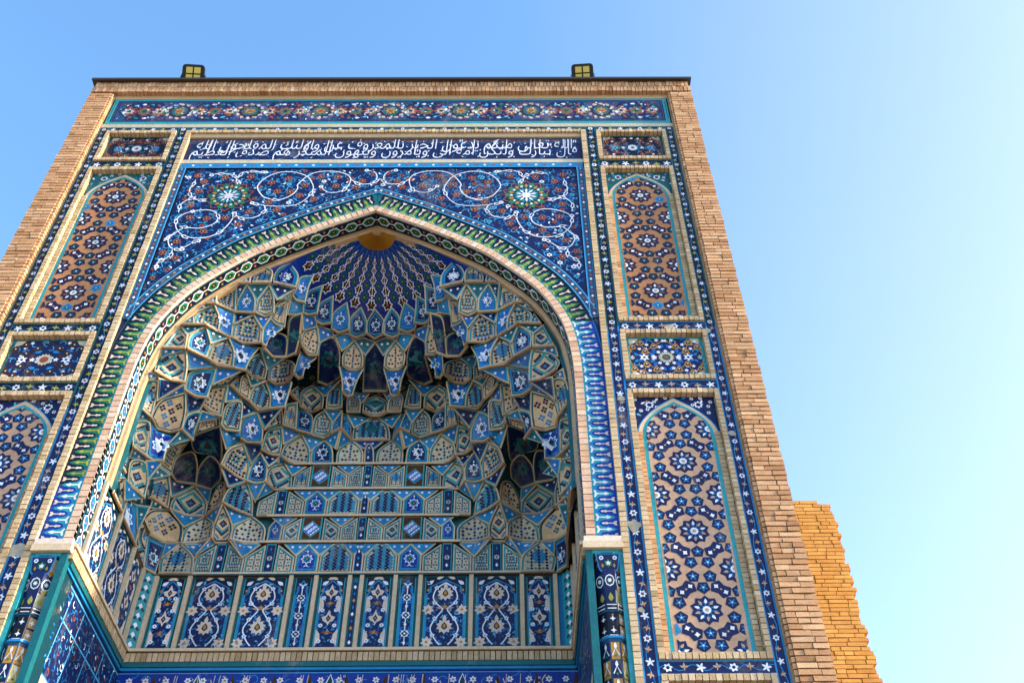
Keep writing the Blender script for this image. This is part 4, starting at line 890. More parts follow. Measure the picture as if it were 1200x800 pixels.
# ---- spandrels
SPX = 2.95
def in_spandrel(x, z, mg=.03):
    x = abs(x)
    if x > SPX - mg or z > 13.215 - mg: return False
    # height of the outer arch border at x
    s = ALEN; 
    lo = SPT[min(len(SPT) - 1, max(0, int(x / .02)))]
    return z > lo + mg
SPT = []
samp = [arcx(t * .01, .495) for t in range(0, int(apex_s(.495) / .01) + 1)]
for i in range(0, 152):
    x = i * .02; c = [p[1] for p in samp if abs(p[0] - x) < .02 and p[1] > 9]
    SPT.append(max(c) if c else 9.7)
mb = MB()
for s_ in (-1, 1):
    P = link('spandrel', None, portal); A = Art()
    for i in range(0, 147):
        x0, x1 = i * .02, (i + 1) * .02; A.poly([(x0, SPT[i] - .02), (x1, SPT[i + 1] - .02), (x1, 13.225), (x0, 13.225)], 'navy', 0)
    mb = MB(); A.into(mb, facade(.004, s_)); mb.build('blue_ground', P)
    A = Art()
    RC = (-2.18, 12.52)
    k9 = lambda x, z: hypot(x - RC[0], (z - RC[1])) > .36
    for x, z in sow(-2.94, -.0, 9.9, 13.2, .074, lambda p: in_spandrel(p[0], p[1]) and k9(*p)):
        a = random.uniform(0, 6.28); A.curl(x, z, a, random.uniform(.045, .07), random.choice(('azure', 'royal', 'sky', 'azure')), .011, 1, random.choice((-1, 1)))
        if random.random() < .75: A.leaf(x + .03 * cos(a), z + .03 * sin(a), a + 1, .055, .026, random.choice(('azure', 'sky', 'turq', 'white', 'royal')), 2)
    for x, z in BLOSSOMS:
        if in_spandrel(x, z): 
            A.star(x, z, 6, .068, .045, 'rust', 4, random.random()); A.star(x, z, 6, .038, .025, 'night', 5); A.disc(x, z, .014, 'clay', 6, 6)
    for x, z in sow(-2.93, -.02, 9.9, 13.2, .19, lambda p: in_spandrel(p[0], p[1]) and k9(*p) and all(hypot(p[0] - b[0], p[1] - b[1]) > .13 for b in BLOSSOMS)):
        A.star(x, z, 6, .045, .028, random.choice(('rust', 'white', 'rust', 'sky')), 4); A.disc(x, z, .016, 'night', 5, 6)
    for sc_ in SCROLLS:
        Q = catmull(sc_, 5); A.stroke(Q, .017, 'white', 7, .3)
        for t in (.12, .5, .86):
            i = int(t * (len(Q) - 2)); a = atan2(Q[i + 1][1] - Q[i][1], Q[i + 1][0] - Q[i][0])
            A.leaf(Q[i][0], Q[i][1], a, .15, .06, 'white', 7); A.leaf(Q[i][0] + .03 * cos(a), Q[i][1] + .03 * sin(a), a, .09, .03, 'navy', 8)
        A.disc(Q[-1][0], Q[-1][1], .035, 'white', 8, 8); A.disc(Q[-1][0], Q[-1][1], .014, 'navy', 9, 6)
    A.keep(lambda p: in_spandrel(p[0], p[1], .012))
    mb = MB(); A.into(mb, facade(.004, -s_)); mb.build('scrollwork', P)
    # rosette
    R = Art(); x, z = RC; 
    R.star(x, z, 10, .37, .29, 'rust', 8); R.star(x, z, 10, .345, .265, 'navy', 9); R.star(x, z, 10, .33, .24, 'green', 10, pi / 2 + pi / 10); R.star(x, z, 10, .30, .20, 'deep', 11, pi / 2)
    for i in range(10):
        a = pi / 2 + i * pi / 5; R.leaf(x + .19 * cos(a), z + .19 * sin(a), a, .09, .05, 'ochre', 12); R.star(x + .22 * cos(a + .31), z + .22 * sin(a + .31), 5, .03, .015, 'white', 13)
    R.star(x, z, 20, .19, .13, 'turq', 13); R.star(x, z, 10, .165, .085, 'white', 14)
    for i in range(10):
        a = pi / 10 + pi / 2 + i * pi / 5; R.leaf(x + .055 * cos(a), z + .055 * sin(a), a, .075, .03, 'deep', 15)
    R.star(x, z, 8, .045, .02, 'white', 16)
    mb = MB(); R.into(mb, facade(.004, -s_)); mb.build('rosette', P)

# ---- reveal of the arch: a tiled band 0.3 m deep, ivory lines at both edges
RV = .30
def reveal(s_):
    mb = MB(); A = Art()
    def f(s, y, h):
        x, z = arc(s, -h); return (x * s_, y, z)
    n = int(ALEN / .13)
    for i in range(n):
        a, b = ALEN * i / n, ALEN * (i + 1) / n
        A.rect(a, b, -.012, .035, 'bone', 0); A.rect(a, b, .035, .27, 'night', 0); A.rect(a, b, .27, RV + .02, 'beige', 0)
        A.rect(a, b, .045, .055, 'teal', 1); A.rect(a, b, .25, .26, 'teal', 1)
    s = .12; k = 0; ym = .155
    while s < ALEN - .1:
        z = arc(s)[1]
        dense = z < 9.2
        A.poly([(s - .105, ym), (s - .05, ym - .07), (s + .05, ym - .07), (s + .105, ym), (s + .05, ym + .07), (s - .05, ym + .07)], 'white', 2)
        A.poly([(s - .09, ym), (s - .043, ym - .055), (s + .043, ym - .055), (s + .09, ym), (s + .043, ym + .055), (s - .043, ym + .055)], 'green' if not dense else 'azure', 3)
        A.poly([(s - .055, ym), (s, ym - .04), (s + .055, ym), (s, ym + .04)], 'black' if not dense else 'royal', 4); A.disc(s, ym, .016, 'ochre', 5, 6)
        for e in (-1, 1):
            A.disc(s + .13, ym + e * .055, .022, 'rust' if not dense else 'white', 3, 6); A.disc(s + .13, ym + e * .055, .010, 'lime', 4, 6)
            if dense:
                for q in range(3): A.leaf(s + random.uniform(-.1, .12), ym + e * random.uniform(.05, .1), random.uniform(0, 6), .06, .022, random.choice(('white', 'azure', 'sky', 'ochre')), 6)
        A.stroke([(s + .1, ym), (s + .165, ym)], .014, 'white', 2)
        s += .27; k += 1
    A.into(mb, f, .0007)
    return mb
RVP = link('reveal', None, portal)
for s_ in (-1, 1): reveal(s_).build('reveal_tiling', RVP)
# beige rim where the honeycomb begins
mb = MB()
for s_ in (-1, 1):
    n = 60
    for i in range(n):
        a, b = ALEN * i / n, ALEN * (i + 1) / n
        if arc(a)[1] < 7.4: continue
        p, q, r, t = arc(a, .0), arc(b, .0), arc(b, -.04), arc(a, -.04)
        if b >= ALEN - .001: q, r = (0, q[1]), (0, 12.155 - .09)
        F = [(x * s_, RV + .015, z) for x, z in (p, q, r, t)]; mb.face(F, mat('ivory'))
        mb.face([F[3], F[2], (F[2][0], RV + .09, F[2][2]), (F[3][0], RV + .09, F[3][2])], mat('beige'))
        u1, u2 = arc(a, -.08), arc(b, -.08)
        if arc(b)[1] < 10.3: mb.face([(p[0] * s_, RV + .10, p[1]), (q[0] * s_, RV + .10, q[1]), (u2[0] * s_, RV + .13, u2[1]), (u1[0] * s_, RV + .13, u1[1])], mat('teal'))
mb.build('rim', RVP)

# ================================================================ niche
BKY = 2.19; Z0N = 6.42; L = [7.485, 7.965, 8.38, 8.828, 9.259, 9.693, 10.115, 10.531, 10.947, 11.40]; XC = -.035
nb = MB(); pl = mat('brown')
nb.box((-2.99, .32, -EYE), (-2.80, 2.99, 12.6), pl); nb.box((2.80, .32, -EYE), (2.99, 2.99, 12.6), pl); nb.box((-2.80, 2.30, -EYE), (2.80, 2.99, 12.6), pl)
obj('niche_backing', nb)

# ---- tall flower panels of the dado
def tall(A, x0, x1, z0, z1, kind):
    w = x1 - x0; xm = (x0 + x1) / 2; h = z1 - z0
    A.rect(x0, x1, z0, z1, 'teal', 0); A.rect(x0 + .022, x1 - .022, z0 + .015, z1 - .015, 'deep', 1); A.rect(x0 + .034, x1 - .034, z0 + .03, z1 - .03, 'turq' if kind != 'n' else 'azure', 2)
    a, b, c, d = x0 + .055, x1 - .055, z0 + .045, z1 - .03
    hw = (b - a) / 2
    A.rect(a - .01, b + .01, d - h * .26, d, 'night', 3)
    sh = lambda o: [(xm - hw - o, c), (xm + hw + o, c), (xm + hw + o, d - h * .235), (xm + hw * .80 + o, d - h * .2), (xm + hw * .82 + o, d - h * .13), (xm + hw * .45 + o, d - h * .085), (xm, d - h * .03 + o), (xm - hw * .45 - o, d - h * .085), (xm - hw * .82 - o, d - h * .13), (xm - hw * .80 - o, d - h * .2), (xm - hw - o, d - h * .235)]
    A.poly(sh(.006), 'azure', 4); A.poly(sh(-.018), 'navy', 5)
    for s in (-1, 1):
        if hw > .1:
            A.leaf(xm + s * hw * .95, d - h * .10, pi / 2 + s * .9, .1, .05, 'white', 6); A.leaf(xm + s * hw * .5, d - .02, -s * .3 + (pi if s > 0 else 0), .1, .04, 'bone', 6); A.leaf(xm + s * hw * .9, d - h * .2, pi / 2, .05, .03, 'ochre', 6)
    zs = lambda t: c + (d - c) * t
    if kind != 'n':
        for x, z in sow(a + .02, b - .02, c + .02, d - h * .28, .045):
            A.leaf(x, z, random.uniform(0, 6.28), .045, .02, random.choice(('azure', 'royal', 'royal', 'sky', 'teal')), 6)
    if kind == 'w':
        for t in (.76, .28):
            A.star(xm, zs(t), 10, .105, .075, 'bone', 7); A.leaf(xm, zs(t) + .06, pi / 2, .1, .05, 'bone', 7); A.leaf(xm, zs(t) - .05, pi / 2, .11, .075, 'night', 8); A.leaf(xm, zs(t) - .03, pi / 2, .07, .042, 'ochre', 9)
        for s in (-1, 1):
            for t in (.52, .06): A.star(xm + s * (hw - .035), zs(t), 7, .08, .05, 'bone', 6); A.disc(xm + s * (hw - .03), zs(t), .02, 'ochre', 7, 6)
            A.stroke(catmull([(xm, zs(.92)), (xm + s * .11, zs(.83)), (xm + s * .15, zs(.70)), (xm + s * .10, zs(.60)), (xm + s * .03, zs(.53)), (xm + s * .07, zs(.45)), (xm + s * .13, zs(.36)), (xm + s * .17, zs(.24)), (xm + s * .11, zs(.10)), (xm + s * .05, zs(.02))], 4), .016, 'white', 9)
            for dx, t in ((.11, .84), (.13, .62), (.12, .39), (.14, .15), ): A.blossom(xm + s * dx, zs(t), .034, 'white', 'sky', 10, 5, pi / 2)
            A.leaf(xm, zs(.53), pi / 2 + s * 1.4, .12, .03, 'clay', 9)
            for t in (.9, .66, .46, .33, .2, .05): A.leaf(xm + s * random.uniform(.03, hw - .03), zs(t), random.uniform(0, 6), .07, .03, random.choice(('azure', 'royal', 'sky')), 6)
        A.star(xm, zs(.56), 5, .035, .02, 'ochre', 10)
    elif kind == 'b':
        for t in (.78, .40, ):
            A.poly([(xm, zs(t) + .12), (xm + .03, zs(t) + .04), (xm + .085, zs(t) + .02), (xm + .06, zs(t) - .035), (xm + .02, zs(t) - .05), (xm, zs(t) - .10), (xm - .02, zs(t) - .05), (xm - .06, zs(t) - .035), (xm - .085, zs(t) + .02), (xm - .03, zs(t) + .04)], 'bone', 8); A.lozenge(xm, zs(t), .03, .05, 'navy', 9); A.disc(xm, zs(t), .013, 'ochre', 10, 6)
        for t in (.62, .20): A.star(xm, zs(t), 5, .035, .018, 'ochre', 8); A.leaf(xm, zs(t), 0, .07, .02, 'rust', 8); A.leaf(xm, zs(t), pi, .07, .02, 'rust', 8)
        for s in (-1, 1):
            for t in (.70, .52, .30, .08): A.star(xm + s * .085, zs(t), 7, .03, .024, 'white', 9); A.disc(xm + s * .085, zs(t), .01, 'azure', 10, 6)
            for t in (.60, .13): A.poly([(xm + s * (hw - .0), zs(t) + .12), (xm + s * (hw - .05), zs(t) + .05), (xm + s * (hw - .06), zs(t) - .03), (xm + s * hw, zs(t) - .12)], 'bone', 7)
            for t in (.86, .45, .26, .15): A.leaf(xm + s * .05, zs(t), random.uniform(0, 6), .06, .028, random.choice(('azure', 'royal')), 7)
    elif kind == 'c':
        A.stroke([(xm, zs(.05)), (xm, zs(.88))], .012, 'white', 7)
        for t in (.70, .44, .18): A.star(xm, zs(t), 8, .058, .042, 'white', 8); A.star(xm, zs(t), 4, .045, .03, 'deep', 9); A.disc(xm, zs(t), .014, 'white', 10, 6)
        for t in (.57, .31, .05, .86): A.lozenge(xm, zs(t), .018, .035, 'white', 8)
        for s in (-1, 1): A.leaf(xm, zs(.88), pi / 2 + s, .07, .02, 'white', 8); [A.leaf(xm + s * hw * .6, zs(t), pi / 2, .08, .025, 'royal', 7) for t in (.2, .4, .6, .78)]
    else:
        for i in range(9):
            t = .06 + i * .1; A.lozenge(xm, zs(t), .013 if i % 2 else .02, .03, ('white', 'azure', 'ochre', 'royal')[i % 4], 8)
FACES = []
dado = link('dado', None, portal)
BX = [.075, .50, .815, 1.455, 2.09, 2.51]
kinds = ['n', 'b', 'c', 'w', 'w', 'b']
rb = MB()
def flatmap(x, z, h): return (x, BKY - h, z)
for i in range(6):
    for s_ in ((0,) if i == 0 else (-1, 1)):
        a, b = (-BX[0], BX[0]) if s_ == 0 else sorted((s_ * BX[i - 1], s_ * BX[i])); A = Art(); tall(A, XC + a + .025, XC + b - .025, Z0N, L[0] - .03, kinds[i])
        mb = MB(); A.into(mb, flatmap); mb.build('flower_tile_panel', dado)
for x in BX:
    for s_ in (-1, 1): rb.box((XC + x * s_ - .026, BKY - .035, Z0N), (XC + x * s_ + .026, BKY + .02, L[0]), mat('ivory'))
# side walls: panels between vertical ribs
for s_ in (-1, 1):
    ys = [.30, .92, 1.57, 2.03]
    for a, b in zip(ys, ys[1:]):
        A = Art(); tall(A, a + .03, b - .03, Z0N, L[0] - .03, 'w' if b < 2 else 'b')
        mb = MB(); A.into(mb, lambda u, z, h: (s_ * (2.70 - h), u, z)); mb.build('flower_tile_panel', dado)
    for y in ys: rb.box((min(s_ * 2.665, s_ * 2.73), y - .028, Z0N), (max(s_ * 2.665, s_ * 2.73), y + .028, L[0]), mat('ivory'))
    A = Art(); A.rect(0, .19, Z0N, L[0], 'turq', 0); z = Z0N + .05
    while z < L[0] - .05: A.lozenge(.1, z, .03, .04, 'white', 2); A.leaf(.15, z + .06, 2, .07, .04, 'deep', 2); A.leaf(.05, z + .06, 1, .07, .04, 'deep', 2); z += .13
    mb = MB(); A.into(mb, lambda u, z, h: (s_ * (2.70 - u * .72 - h), 2.03 + u * .75, z)); mb.build('corner_strip', dado)
rb.box((-2.72, BKY + .005, Z0N), (-2.50, BKY + .03, L[0]), mat('azure')); rb.box((2.50, BKY + .005, Z0N), (2.72, BKY + .03, L[0]), mat('azure'))
rb.box((-2.72, BKY - .04, L[0] - .03), (2.72, BKY + .02, L[0] - .012), mat('teal'))
rb.build('rib', dado)
# shelf mouldings round three sides
sh = MB(); SH = .06
def ring(z0, z1, pr, m, frm=0.0):
    sh.box((-2.72, BKY - pr, z0), (2.72, BKY + .02, z1), m)
    for s_ in (-1, 1): sh.box((min(s_ * (2.705 - pr), s_ * 2.74), frm, z0), (max(s_ * (2.705 - pr), s_ * 2.74), BKY + .02, z1), m)
ring(Z0N - .035, Z0N, SH + .02, mat('ivory'), -.02); ring(Z0N - .05, Z0N - .036, SH - .01, mat('brown'), .0)
ring(Z0N - .225, Z0N - .165, .05, mat('teal'), .06); ring(Z0N - .26, Z0N - .226, .03, mat('azure'), .06)
sh.build('shelf_moulding', dado)
tb = MB(); x = -2.66
while x < 2.62:
    tb.box((x + .004, BKY - SH, Z0N - .163), (x + .060, BKY + .01, Z0N - .052), HEADER, .002); x += .0655
for s_ in (-1, 1):
    y = .0
    while y < BKY - .1: tb.box((min(s_ * (2.70 - SH), s_ * 2.74), y, Z0N - .163), (max(s_ * (2.70 - SH), s_ * 2.74), y + .056, Z0N - .052), HEADER, .002); y += .0655
tb.build('dentil_bricks', dado)['kind'] = 'stuff'
# inscription frieze under the shelf
fr = link('script_frieze', None, portal); A = Art(); ZF0, ZF1 = 5.2, Z0N - .262
A.rect(-2.70, 2.70, ZF0, ZF1, 'cobalt', 0); A.rect(-2.70, 2.70, ZF1 - .028, ZF1 - .018, 'sky', 1)
for x, z in sow(-2.65, 2.65, ZF0, ZF1 - .07, .14): A.curl(x, z, random.uniform(0, 6), .07, 'azure', .012, 1, random.choice((-1, 1)))
for i in range(24):
    x = -2.55 + i * .222 + random.uniform(-.03, .03); A.blossom(x, ZF1 - .12, .045, 'white', 'ochre', 5, 6, random.random())
    if i % 2: A.leaf(x + .1, ZF1 - .26, pi / 2 + random.uniform(-.2, .2), .22, .05, 'brown', 3)
    if i % 7 == 3: A.leaf(x + .11, ZF1 - .28, pi / 2, .24, .1, 'white', 6); A.leaf(x + .11, ZF1 - .26, pi / 2, .2, .07, 'deep', 7)
mb = MB(); A.into(mb, flatmap); mb.build('blue_ground', fr)
S = Art()
for P in script_polys('حسب كـقدم با بر لا هم و يعدل بطرهم نطر الا الله امر موبا لموقا هحه مرا ال وير ون بعد الله هوقا لا بما نرى ال قف فقصه'.replace('ـ', ''), -2.6, 2.6, ZF1 - .44, ZF1 - .05, -.006): S.poly(P, 'bone', 8)
mb = MB(); S.into(mb, flatmap); mb.build('lettering', fr)
# side walls below the shelf
for s_ in (-1, 1):
    P = link('reveal_wall', None, portal); A = Art()
    A.rect(.06, BKY, 3.2, ZF1, 'navy', 0); A.rect(.06, BKY, ZF1 - .05, ZF1 - .03, 'sky', 1)
    A.rect(.06, .13, 3.2, ZF1, 'ivory', 2); A.rect(.13, .16, 3.2, ZF1, 'turq', 2)
    A.rect(.13, BKY, 5.02, 5.12, 'ivory', 3); A.rect(.13, BKY, 4.99, 5.02, 'turq', 3); A.rect(.13, BKY, 5.12, 5.14, 'azure', 3)
    for i in range(5): A.stroke([(.3 + i * .4, 5.2), (.3 + i * .4 + .12, ZF1 - .06)], .018, 'sky', 3)
    A.stroke([(.16, 5.75), (BKY, 5.78)], .02, 'sky', 3)
    for x, z in sow(.2, BKY - .05, 3.3, ZF1 - .08, .06, lambda p: abs(p[1] - 5.06) > .1):
        c = random.choice(('azure', 'royal', 'rust', 'white', 'azure', 'sky', 'royal', 'azure', 'slate'))
        if random.random() < .5: A.curl(x, z, random.uniform(0, 6), .045, c, .010, 4, random.choice((-1, 1)))
        else: A.leaf(x, z, random.uniform(0, 6), .06, .024, c, 5)
    mb = MB(); A.into(mb, lambda u, z, h: (s_ * (2.70 - h), u, z)); mb.build('wall_tiles', P)

# ---- corner colonnettes
for s_ in (-1, 1):
    P = link('colonnette', None, portal); mb = MB(); I = HEADER
    xa, xb = 2.70, 3.07
    def bx(a, b, m):
        (x0, y0, z0), (x1, y1, z1) = a, b; mb.box((min(s_ * x0, s_ * x1), y0, z0), (max(s_ * x0, s_ * x1), y1, z1), m)
    bx((xa - .03, -.05, Z0N - .03), (xb, .3, Z0N + .045), mat('bone')); bx((xa - .045, -.075, Z0N - .115), (xb, .3, Z0N - .032), mat('ivory'))
    bx((xa - .02, -.03, 3.2), (xa + .055, .06, Z0N - .117), mat('teal')); bx((xb - .05, -.02, 3.2), (xb - .002, .06, Z0N - .117), mat('turq')); bx((xa + .055, -.03, Z0N - .16), (xb - .05, .06, Z0N - .118), mat('turq'))
    bx((xa, .24, 3.2), (xb, .30, Z0N - .12), mat('deep')); bx((xa - .004, .0, 3.2), (xa + .03, .3, Z0N - .12), mat('deep'))
    mb.build('frame', P)
    cx, cy = s_ * 2.905, .10
    prof = [(3.2, .135), (5.28, .135), (5.285, .15), (5.31, .15), (5.315, .135), (5.58, .135), (5.585, .15), (5.66, .158), (5.665, .12), (5.82, .13), (6.0, .16), (6.12, .135), (6.26, .155)]
    lt = MB(); N8 = 8
    for (z0, r0), (z1, r1) in zip(prof, prof[1:]):
        for k in range(N8):
            a0, a1 = 2 * pi * (k + .5) / N8, 2 * pi * (k + 1.5) / N8
            c = 'azure' if z1 - z0 < .05 else ('navy' if z0 > 5.6 else ('slate' if z0 < 5.2 else 'night'))
            lt.face([(cx + r0 * cos(a0), cy + r0 * sin(a0), z0), (cx + r0 * cos(a1), cy + r0 * sin(a1), z0), (cx + r1 * cos(a1), cy + r1 * sin(a1), z1), (cx + r1 * cos(a0), cy + r1 * sin(a0), z1)], mat(c))
    lt.build('shaft', P)
    dm = MB(); ap = cos(pi / N8)
    for k in range(N8):
        am = 2 * pi * (k + 1) / N8
        if sin(am) > .5: continue
        tx, ty = -sin(am), cos(am)
        def rr(z):
            for (z0, r0), (z1, r1) in zip(prof, prof[1:]):
                if z0 <= z <= z1: return (r0 + (r1 - r0) * (z - z0) / (z1 - z0)) * ap
            return .135
        f = lambda u, z, h: (cx + (rr(z) + .002 + h) * cos(am) + u * tx, cy + (rr(z) + .002 + h) * sin(am) + u * ty, z)
        A = Art()  # facets facing the sun get ochre, straw and pale: sunlight painted into the tiles
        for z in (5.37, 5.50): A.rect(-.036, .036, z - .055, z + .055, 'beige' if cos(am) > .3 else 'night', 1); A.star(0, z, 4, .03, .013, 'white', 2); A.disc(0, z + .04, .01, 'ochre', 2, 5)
        A.rect(-.04, .04, 5.315, 5.322, 'white', 2); A.rect(-.044, .044, 5.60, 5.61, 'white', 2); A.rect(-.05, .05, 5.64, 5.648, 'white', 2)
        A.disc(0, 5.93, .05, 'white', 1, 8, 1.3); A.disc(0, 5.93, .04, 'deep', 2, 8, 1.3); A.petals(0, 5.93, 6, .026, 'white', 3); A.leaf(0, 5.70, pi / 2, .1, .05, 'lime', 2)
        A.petals(0, 6.14, 6, .03, 'white', 2); A.leaf(-.02, 6.19, 1.9, .05, .03, 'lime', 2)
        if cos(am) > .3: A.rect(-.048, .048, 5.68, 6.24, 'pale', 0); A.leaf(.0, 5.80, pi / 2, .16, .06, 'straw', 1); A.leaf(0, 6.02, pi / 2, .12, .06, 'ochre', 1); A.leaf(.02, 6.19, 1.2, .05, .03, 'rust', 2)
        z = 5.15; j = 0
        while z > 3.9:
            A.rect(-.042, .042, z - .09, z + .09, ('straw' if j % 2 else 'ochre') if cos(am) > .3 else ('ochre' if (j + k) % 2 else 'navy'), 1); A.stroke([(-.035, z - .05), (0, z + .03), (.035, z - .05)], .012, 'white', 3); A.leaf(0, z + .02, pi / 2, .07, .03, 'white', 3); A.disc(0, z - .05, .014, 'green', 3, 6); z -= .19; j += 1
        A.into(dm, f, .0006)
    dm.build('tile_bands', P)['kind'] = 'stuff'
    # little hexagonal facets of the capital
    fm = MB(); A = Art()
    A.poly([(-.13, 6.24), (.13, 6.24), (.10, 6.06), (.03, 5.98), (-.03, 5.98), (-.10, 6.06)], 'azure', 0); A.poly([(-.115, 6.23), (.115, 6.23), (.088, 6.07), (0, 6.0), (-.088, 6.07)], 'navy', 1)
    A.star(0, 6.13, 6, .05, .03, 'green', 2); A.star(0, 6.13, 5, .03, .016, 'white', 3)
    for e in (-1, 1): A.disc(e * .07, 6.19, .024, 'white', 2, 8); A.disc(e * .07, 6.19, .011, 'royal', 3, 6); A.leaf(e * .06, 6.08, pi / 2, .05, .025, 'ochre', 2)
    A.into(fm, lambda u, z, h: (cx + u, -.055 - h + (6.24 - z) * .12, z)); fm.build('capital_facet', P)

# ================================================================ muqarnas vault
vault = link('muqarnas_vault', None, portal)
def cell_frame(V):
    c = sum(V, Vector()) / len(V); n = Vector()
    for i in range(len(V)): n += (V[i - 1] - c).cross(V[i] - c)
    n.normalize()
    eye = Vector((1.84, -9.179, 0)) if False else Vector((c.x * .3, -6, 0))
    if n.dot(eye - c) < 0: n = -n
    u = Vector((0, 0, 1)) - n * n.z
    if u.length < .15: u = Vector((0, 1, 0)) - n * n.y
    u.normalize(); r = u.cross(n); return c, r, u, n
def mvc(P, H, p):
    n = len(P); w = []; D = [(q[0] - p[0], q[1] - p[1]) for q in P]; d = [hypot(*q) for q in D]
    for i in range(n):
        if d[i] < 1e-5: return H[i]
    tn = []
    for i in range(n):
        a, b = D[i], D[(i + 1) % n]; cr = a[0] * b[1] - a[1] * b[0]; dt = a[0] * b[0] + a[1] * b[1]
        tn.append((d[i] * d[(i + 1) % n] - dt) / cr if abs(cr) > 1e-9 else 0)
    W = [(tn[i - 1] + tn[i]) / d[i] for i in range(n)]; S_ = sum(W)
    if abs(S_) < 1e-9: return sum(H) / n
    return max(min(H) - .02, min(max(H) + .02, sum(a * b for a, b in zip(W, H)) / S_))
def grow(P, o):
    n = len(P); ar = sum(P[i - 1][0] * P[i][1] - P[i][0] * P[i - 1][1] for i in range(n)); sg = 1 if ar > 0 else -1; R_ = []
    for i in range(n):
        a, b, c = P[i - 1], P[i], P[(i + 1) % n]
        d1 = (b[0] - a[0], b[1] - a[1]); d2 = (c[0] - b[0], c[1] - b[1]); l1, l2 = hypot(*d1) or 1, hypot(*d2) or 1
        n1 = (d1[1] / l1 * sg, -d1[0] / l1 * sg); n2 = (d2[1] / l2 * sg, -d2[0] / l2 * sg)
        k = max(.45, 1 + n1[0] * n2[0] + n1[1] * n2[1]); R_.append((b[0] + (n1[0] + n2[0]) / k * o, b[1] + (n1[1] + n2[1]) / k * o))
    return R_
def cell(V, typ, lv, seed, name=None):
    rnd = random.Random(seed); V = [Vector(v) for v in V]
    if typ not in 'SsG':          # shoulders of the pointed cells are rounded
        V2, l2 = [], []
        for i in range(len(V)):
            if .25 < lv[i] < .93 and len(V) > 4:
                a, b, d = V[i - 1], V[i], V[(i + 1) % len(V)]
                for t in (0, .34, .67, 1):
                    p0, p1 = b.lerp(a, .38 * (1 - t)), b.lerp(d, .38 * t); V2.append(p0.lerp(p1, t)); l2.append(lv[i])
            else: V2.append(V[i]); l2.append(lv[i])
        V, lv = V2, l2
    c, r, u, n = cell_frame(V)
    P = [((v - c).dot(r), (v - c).dot(u)) for v in V]; H = [(v - c).dot(n) for v in V]
    ar = sum(P[i - 1][0] * P[i][1] - P[i][0] * P[i - 1][1] for i in range(len(P)))
    if ar < 0: P.reverse(); H.reverse(); lv = lv[::-1]
    wd = max(p[0] for p in P) - min(p[0] for p in P); ht = max(p[1] for p in P) - min(p[1] for p in P); sz = min(wd, ht)
    cz = (min(p[0] for p in P) + max(p[0] for p in P)) / 2, (min(p[1] for p in P) + max(p[1] for p in P)) / 2
    bowl = (.16 if typ in 'BKEDe' else .10) * sz * (1 if typ not in 'SGmMTn' else .25) * (.3 if min(v.y for v in V) > 2.1 else 1)
    E_ = []
    for i in range(len(P)):
        a, b = P[i - 1], P[i]; l = hypot(b[0] - a[0], b[1] - a[1]) or 1e-6; nx, nz = (b[1] - a[1]) / l, -(b[0] - a[0]) / l; E_.append((nx, nz, max(1e-4, nx * a[0] + nz * a[1])))
    def rho(p): return max(0, min(1.3, max((p[0] * nx + p[1] * nz) / d for nx, nz, d in E_)))
    def W(x, z, h):
        q = rho((x, z)); hh = mvc(P, H, (x, z)) if q < .995 else min(zip(((x - a[0]) ** 2 + (z - a[1]) ** 2 for a in P), H))[1]
        if .9 < q < .995: pass
        k = hh - bowl * max(0, 1 - q * q) + h
        v = c + r * x + u * z + n * k; return (v.x, v.y, v.z)
    mb = MB()
    # ivory rib plate round the cell, then the glazed fields
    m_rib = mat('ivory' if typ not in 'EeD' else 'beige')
    G = grow(P, .016); back = [c + r * g[0] + u * g[1] + n * (H[i] - .004) for i, g in enumerate(G)]
    sk = [v - n * .016 for v in back]; m_sk = mat('beige')
    k = len(P); IN0 = [tuple(Vector(W(p[0], p[1], .0))) for p in P]
    for i in range(k):
        j = (i + 1) % k
        mb.face([back[i], back[j], IN0[j], IN0[i]], m_rib); mb.face([back[j], back[i], sk[i], sk[j]], m_sk)
    th = {'S': 'turq', 'B': 'turq', 'C': 'turq', 'K': 'teal', 'D': 'teal', 'E': 'teal', 'e': 'teal', 'c': 'teal', 'm': 'teal', 'G': 'turq', 'n': 'azure', 's': 'turq', 'T': 'turq', 'M': 'teal'}[typ]
    def ringpoly(f0, f1, col, lift=0.0):
        a = [(p[0] * f0, p[1] * f0) for p in P]; b = [(p[0] * f1, p[1] * f1) for p in P]; mm = mat(col)
        for i in range(k):
            j = (i + 1) % k; am, bm = ((a[i][0] + a[j][0]) / 2, (a[i][1] + a[j][1]) / 2), ((b[i][0] + b[j][0]) / 2, (b[i][1] + b[j][1]) / 2)
            for p0, p1, q1, q0 in ((a[i], am, bm, b[i]), (am, a[j], b[j], bm)):
                mb.face([W(*p0, lift), W(*p1, lift), W(*q1, lift), W(*q0, lift)], mm)
    wr = min(.15, .016 / max(sz / 2, .03))
    f1 = 1 - wr; f2 = f1 - wr * .4
    fill = {'S': rnd.choice(('navy', 'teal', 'azure', 'royal', 'azure')) if max(v.y for v in V) < 2.1 else 'azure', 'B': 'pale' if max(v.y for v in V) > 2.1 else 'cream', 'K': 'cream', 'C': rnd.choice(('navy', 'cobalt', 'royal')), 'D': 'cream', 'E': 'navy', 'e': 'navy', 'c': 'navy', 'm': 'pale', 'G': 'azure', 'n': 'navy', 's': 'cobalt', 'T': 'teal', 'M': 'pale'}[typ]
    ringpoly(1, f1, th); ringpoly(f1, f2, 'deep' if typ != 'S' else 'azure'); ringpoly(f2, .72, 'azure' if typ in 'Cc' else fill); ringpoly(.72, .4, fill); ringpoly(.4, .12, fill)
    ctr = W(0, 0, 0); rg = [(p[0] * .12, p[1] * .12) for p in P]
    for i in range(k): mb.face([W(*rg[i], 0), W(*rg[(i + 1) % k], 0), ctr], mat(fill))
